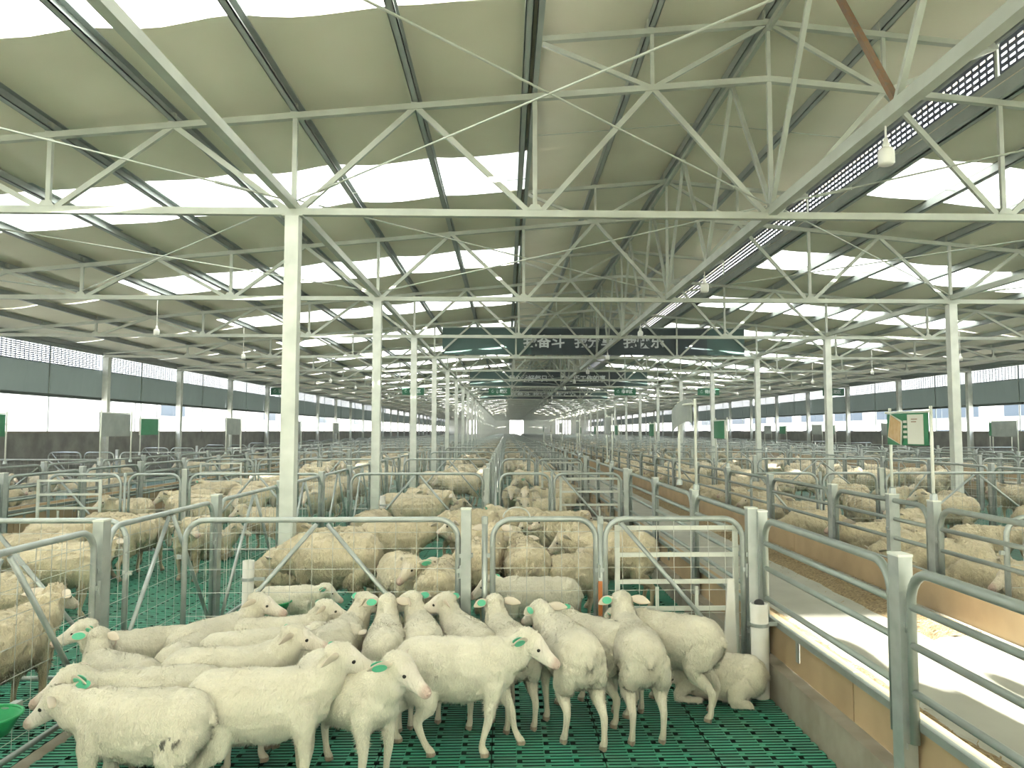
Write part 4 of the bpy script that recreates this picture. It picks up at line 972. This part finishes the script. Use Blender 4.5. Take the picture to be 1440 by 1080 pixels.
# the rest of the flock, pen by pen: each sheep is a segment with a girth, kept inside its pen and clear of its neighbours
def segd(a, b):
    best = 9
    for u in (0, .25, .5, .75, 1):
        p = (a[0]+(a[2]-a[0])*u, a[1]+(a[3]-a[1])*u)
        for v in (0, .25, .5, .75, 1):
            q_ = (b[0]+(b[2]-b[0])*v, b[1]+(b[3]-b[1])*v); best = min(best, (p[0]-q_[0])**2 + (p[1]-q_[1])**2)
    return best**0.5
KIND = ['Eup', 'Elev', 'Elow', 'EL', 'ER', 'Elie']
WORDS = {'Eup': 'with head up', 'Elev': 'with level head', 'Elow': 'with head down', 'EL': 'looking left', 'ER': 'looking right', 'Elie': 'lying down'}
def pen_fill(nm, k, x0, x1, y0, y1, n, seed, pre=()):
    rr = random.Random(seed); out = []; segs = list(pre); t = 0
    while len(out) < n and t < 1500:
        t += 1; sc = rr.uniform(1.05, 1.25); kd = rr.choices(KIND, [4, 5, 2, 3, 3, 1.5])[0]
        hd = rr.choice([0, 180, 0, 180, 90, -90]) + rr.uniform(-28, 28)
        x, y = rr.uniform(x0, x1), rr.uniform(y0, y1)
        if nm == 'right pens' and len(out) < 5 and t < 500: hd = 180 + rr.uniform(-12, 12); x = x0 + 0.62*sc + 0.06; kd = rr.choice(['Elow', 'Elev', 'Eup'])
        c, s_ = math.cos(rad(hd)), math.sin(rad(hd))
        a = (x - .27*sc*c, y - .27*sc*s_, x + .50*sc*c, y + .50*sc*s_); m_ = 0.14*sc
        if min(a[0], a[2]) < x0+m_ or max(a[0], a[2]) > x1-m_ or min(a[1], a[3]) < y0+m_ or max(a[1], a[3]) > y1-m_: continue
        if any(segd(a, b) < 0.145*sc*2 for b in segs): continue
        segs.append(a); out.append((nm, k, x, y, kd, hd, sc))
    return out
PENS = [('left pens', -7.15, -2.85, 12, 9), ('centre pens', -2.50, -0.42, 6, 9), ('centre right pens', -0.22, 1.84, 5, 9), ('right pens', 3.82, 8.95, 15, 8), ('far right pens', 9.4, 13.15, 9, 5), ('outer left pens', -14.0, -9.2, 8, 4), ('outer right pens', 15.25, 20.6, 7, 4)]
flock = []; farpts = []
for (nm, x0, x1, n, rows) in PENS:
    for k in range(0, 24):
        if k == 0 and nm.startswith('centre'): continue
        ya, yb = 5.7+6*k+0.08, 5.7+6*(k+1)-0.08
        pre = [(-2.1, 10.0, -1.9, 9.1), (0.9, 9.5, 0.4, 9.5)] if k == 0 else []
        for p in pen_fill(nm, k, x0, x1, ya, yb, n if k < 5 else max(3, int(n*0.8)), 1000*k + len(nm)*7 + int(x0*10)): (flock if k < rows else farpts).append(p)
flock += pen_fill('left pens', -1, -7.15, -2.85, 2.4, 5.6, 4, 5, [(-3.35, 4.7, -3.15, 5.6), (-3.85, 4.6, -3.9, 5.5)])
flock += pen_fill('right pens', -1, 3.82, 8.95, 3.2, 5.6, 5, 6)
flock += pen_fill('centre pens', 0, -2.55, 1.84, 9.95, 11.6, 5, 8)
flock.sort(key=lambda q: q[3]); budget = 300 - len(LAMBS) - len(EWES)
farpts += flock[budget:]; flock = flock[:budget]
cells = {}
for q_ in flock: cells.setdefault((q_[0], q_[1]), []).append(q_)
rr = random.Random(31)
for (nm, k), L in cells.items():
    L.sort(key=lambda q: q[2]/q[3])
    for i, (_, _, x, y, kd, hd, sc) in enumerate(L):
        S[kd].put((x, y, 0), U(hd), sc, 'sheep %s, %s from left, %s pen row, %s' % (WORDS[kd], tens(i), tens(k+1), nm), 'flock in the pens', with_parts=(y < 19))
# flock beyond the 300 that show largest: one joined low-poly mass
def lowsheep():
    q = MB()
    B = [(-.36,0,.485,.03,.04), (-.30,0,.48,.13,.14), (-.05,0,.465,.165,.175), (.2,0,.475,.135,.155), (.31,0,.50,.04,.05)]
    q.sweep([b[:3] for b in B], [b[3:] for b in B], (0, 1, 0), 8)
    q.sweep([(.2, 0, .52), (.34, 0, .64), (.42, 0, .67), (.56, 0, .59)], [(.09, .11), (.07, .08), (.055, .06), (.02, .025)], (0, 1, 0), 6)
    for x, y in ((.2, .08), (.2, -.08), (-.24, .09), (-.24, -.09)): q.sweep([(x, y, .4), (x+.01, y, .2), (x, y, 0)], [(.05, .06), (.024, .028), (.022, .026)], (0, 1, 0), 5)
    return q
LSH = lowsheep(); LV = np.array(LSH.v); fm = MB()
for (_, _, x, y, _, hd, sc) in farpts:
    a = U(hd); c, s_ = math.cos(a), math.sin(a)
    V = LV*sc; V2 = np.stack([V[:, 0]*c - V[:, 1]*s_ + x, V[:, 0]*s_ + V[:, 1]*c + y, V[:, 2]], 1); fm.add(V2.tolist(), LSH.f)
M['farwool'] = mat('distant_wool', (0.55, 0.48, 0.34), 0.95, 0, (1.5, (0.42, 0.35, 0.23), 0.8))
link('distant_flock', fm.mesh('distant_flock', 'farwool', True), label='mass of cream sheep filling the pens far down the barn', cat='sheep', kind='stuff')

# ------------------------------------------------------------------ outside, seen through the side openings
def building(x, face, y0, y1, h, lab, win):
    b = link('outbuilding', None, label=lab, cat='building')
    q = MB(); q.box(min(x, x-face*6), max(x, x-face*6), y0, y1, -0.6, h); link('wall', q.mesh('wall', 'bldg'), parent=b)
    q = MB(); q.box(min(x+face*0.4, x-face*6.4), max(x+face*0.4, x-face*6.4), y0-0.3, y1+0.3, h, h+0.25); link('roof', q.mesh('roof', 'bldg_trim'), parent=b)
    for (ya, yb, za, zb) in win:
        q = MB(); q.box(min(x, x+face*0.05), max(x, x+face*0.05), ya, yb, za, zb); f_ = link('window', q.mesh('window', 'bldg'), parent=b)
        nn = max(1, round((yb-ya)/1.6))
        for i in range(nn):
            a_ = ya+0.06+(yb-ya-0.06)*i/nn; c_ = a_+(yb-ya-0.06)/nn-0.06
            q = MB(); q.box(min(x+face*0.03, x+face*0.07), max(x+face*0.03, x+face*0.07), a_, c_, za+0.06, zb-0.06); link('pane', q.mesh('pane', 'bldg_glass'), parent=f_)
    return b
building(-24.0, 1, 24, 150, 7.5, 'white outbuilding seen through the left side opening', [(52.5+22*i, 56.5+22*i, 2.9, 4.0) for i in range(4)])
bl = bpy.data.objects['outbuilding']
for ya, yb, z in ((30, 36, 2.9), (33, 38, 2.2), (31, 44, 1.6)): q = MB(); q.box(-23.99, -23.93, ya, yb, z, z+0.05); link('wall_pipe', q.mesh('wall_pipe', 'bldg_trim'), parent=bl)
for y_ in (34.5, 46, 49, 52): q = MB(); q.box(-23.99, -23.93, y_, y_+0.06, 1.2, 5); link('wall_pipe', q.mesh('wall_pipe', 'bldg_trim'), parent=bl)
building(31.0, -1, 20, 150, 8.0, 'white outbuilding with grey-blue windows seen through the right side opening', [(24+8*i, 29.6+8*i, 2.75, 4.3) for i in range(14)])
br = [o for o in bpy.data.objects if o.name.startswith('outbuilding') and o != bl][0]
for i in range(14): q = MB(); q.box(30.93, 30.99, 26+8*i, 29+8*i, 1.3, 1.95); link('lower_window', q.mesh('lower_window', 'bldg_glass'), parent=br)

# ------------------------------------------------------------------ two workers in the doorway behind the camera (they cast the shadows on the alley)
def person(x, y, lab, arm):
    q = MB()
    put_sweep(q, [(0,0,.82,.15,.10), (0,0,1.0,.16,.11), (0,0,1.2,.19,.12), (0,0,1.38,.20,.11), (0,0,1.46,.10,.08), (0,0,1.52,.055,.055), (0,0,1.58,.05,.055)], (1,0,0))
    for s_ in (-1, 1):
        put_sweep(q, [(s_*.09,0,.90,.09,.09), (s_*.10,0,.50,.06,.065), (s_*.10,0,.12,.045,.05), (s_*.10,.03,.05,.045,.06), (s_*.10,.10,.03,.04,.03)], (1,0,0))
        ex = s_*(.30 if arm else .24)
        put_sweep(q, [(s_*.17,0,1.42,.06,.06), (ex,0,1.14,.045,.045), (s_*.22,.14 if arm else .05,.95 if not arm else 1.25,.032,.032), (s_*.20,.22 if arm else .08,.86 if not arm else 1.35,.035,.02)], (1,0,0), 10)
    me0 = bpy.data.meshes.new('raw'); me0.from_pydata(q.v, [], q.f); ob = bpy.data.objects.new('raw', me0); COL.objects.link(ob)
    rm = ob.modifiers.new('r', 'REMESH'); rm.mode = 'VOXEL'; rm.voxel_size = 0.015; rm.use_smooth_shade = True
    dg = bpy.context.evaluated_depsgraph_get(); dg.update(); me = bpy.data.meshes.new_from_object(ob.evaluated_get(dg)); COL.objects.unlink(ob); bpy.data.objects.remove(ob)
    me.materials.clear(); me.materials.append(M['cloth_dark'])
    o = link('person', me, label=lab, cat='person', loc=(x, y, 0.42))
    q = MB(); q.ball((0, 0.01, 1.66), (.075, .09, .115), 16, 12); q.ball((0, .10, 1.65), (.014, .02, .02)); link('head', q.mesh('head', 'skin', True), parent=o)
    q = MB(); q.ball((0, -0.015, 1.69), (.085, .095, .105), 16, 12); link('hair', q.mesh('hair', 'hair', True), parent=o)
person(2.36, -0.1, 'worker in dark clothes standing in the alley behind the camera', False)
person(2.95, -0.9, 'worker in dark clothes with raised hands by the rear doorway', True)
q = MB(); q.box(XL-0.05, XR+0.05, YB+0.02, YE-0.02, -0.05, 7.2); link('dust_haze', q.mesh('dust_haze', 'haze'), label='thin dusty haze filling the air of the long barn', cat='haze', kind='stuff')
for o in bpy.data.objects:
    if 'label' in o and not (4 <= len(o['label'].replace(',', '').split()) <= 16): print('LABELLEN', len(o['label'].split()), o['label'])
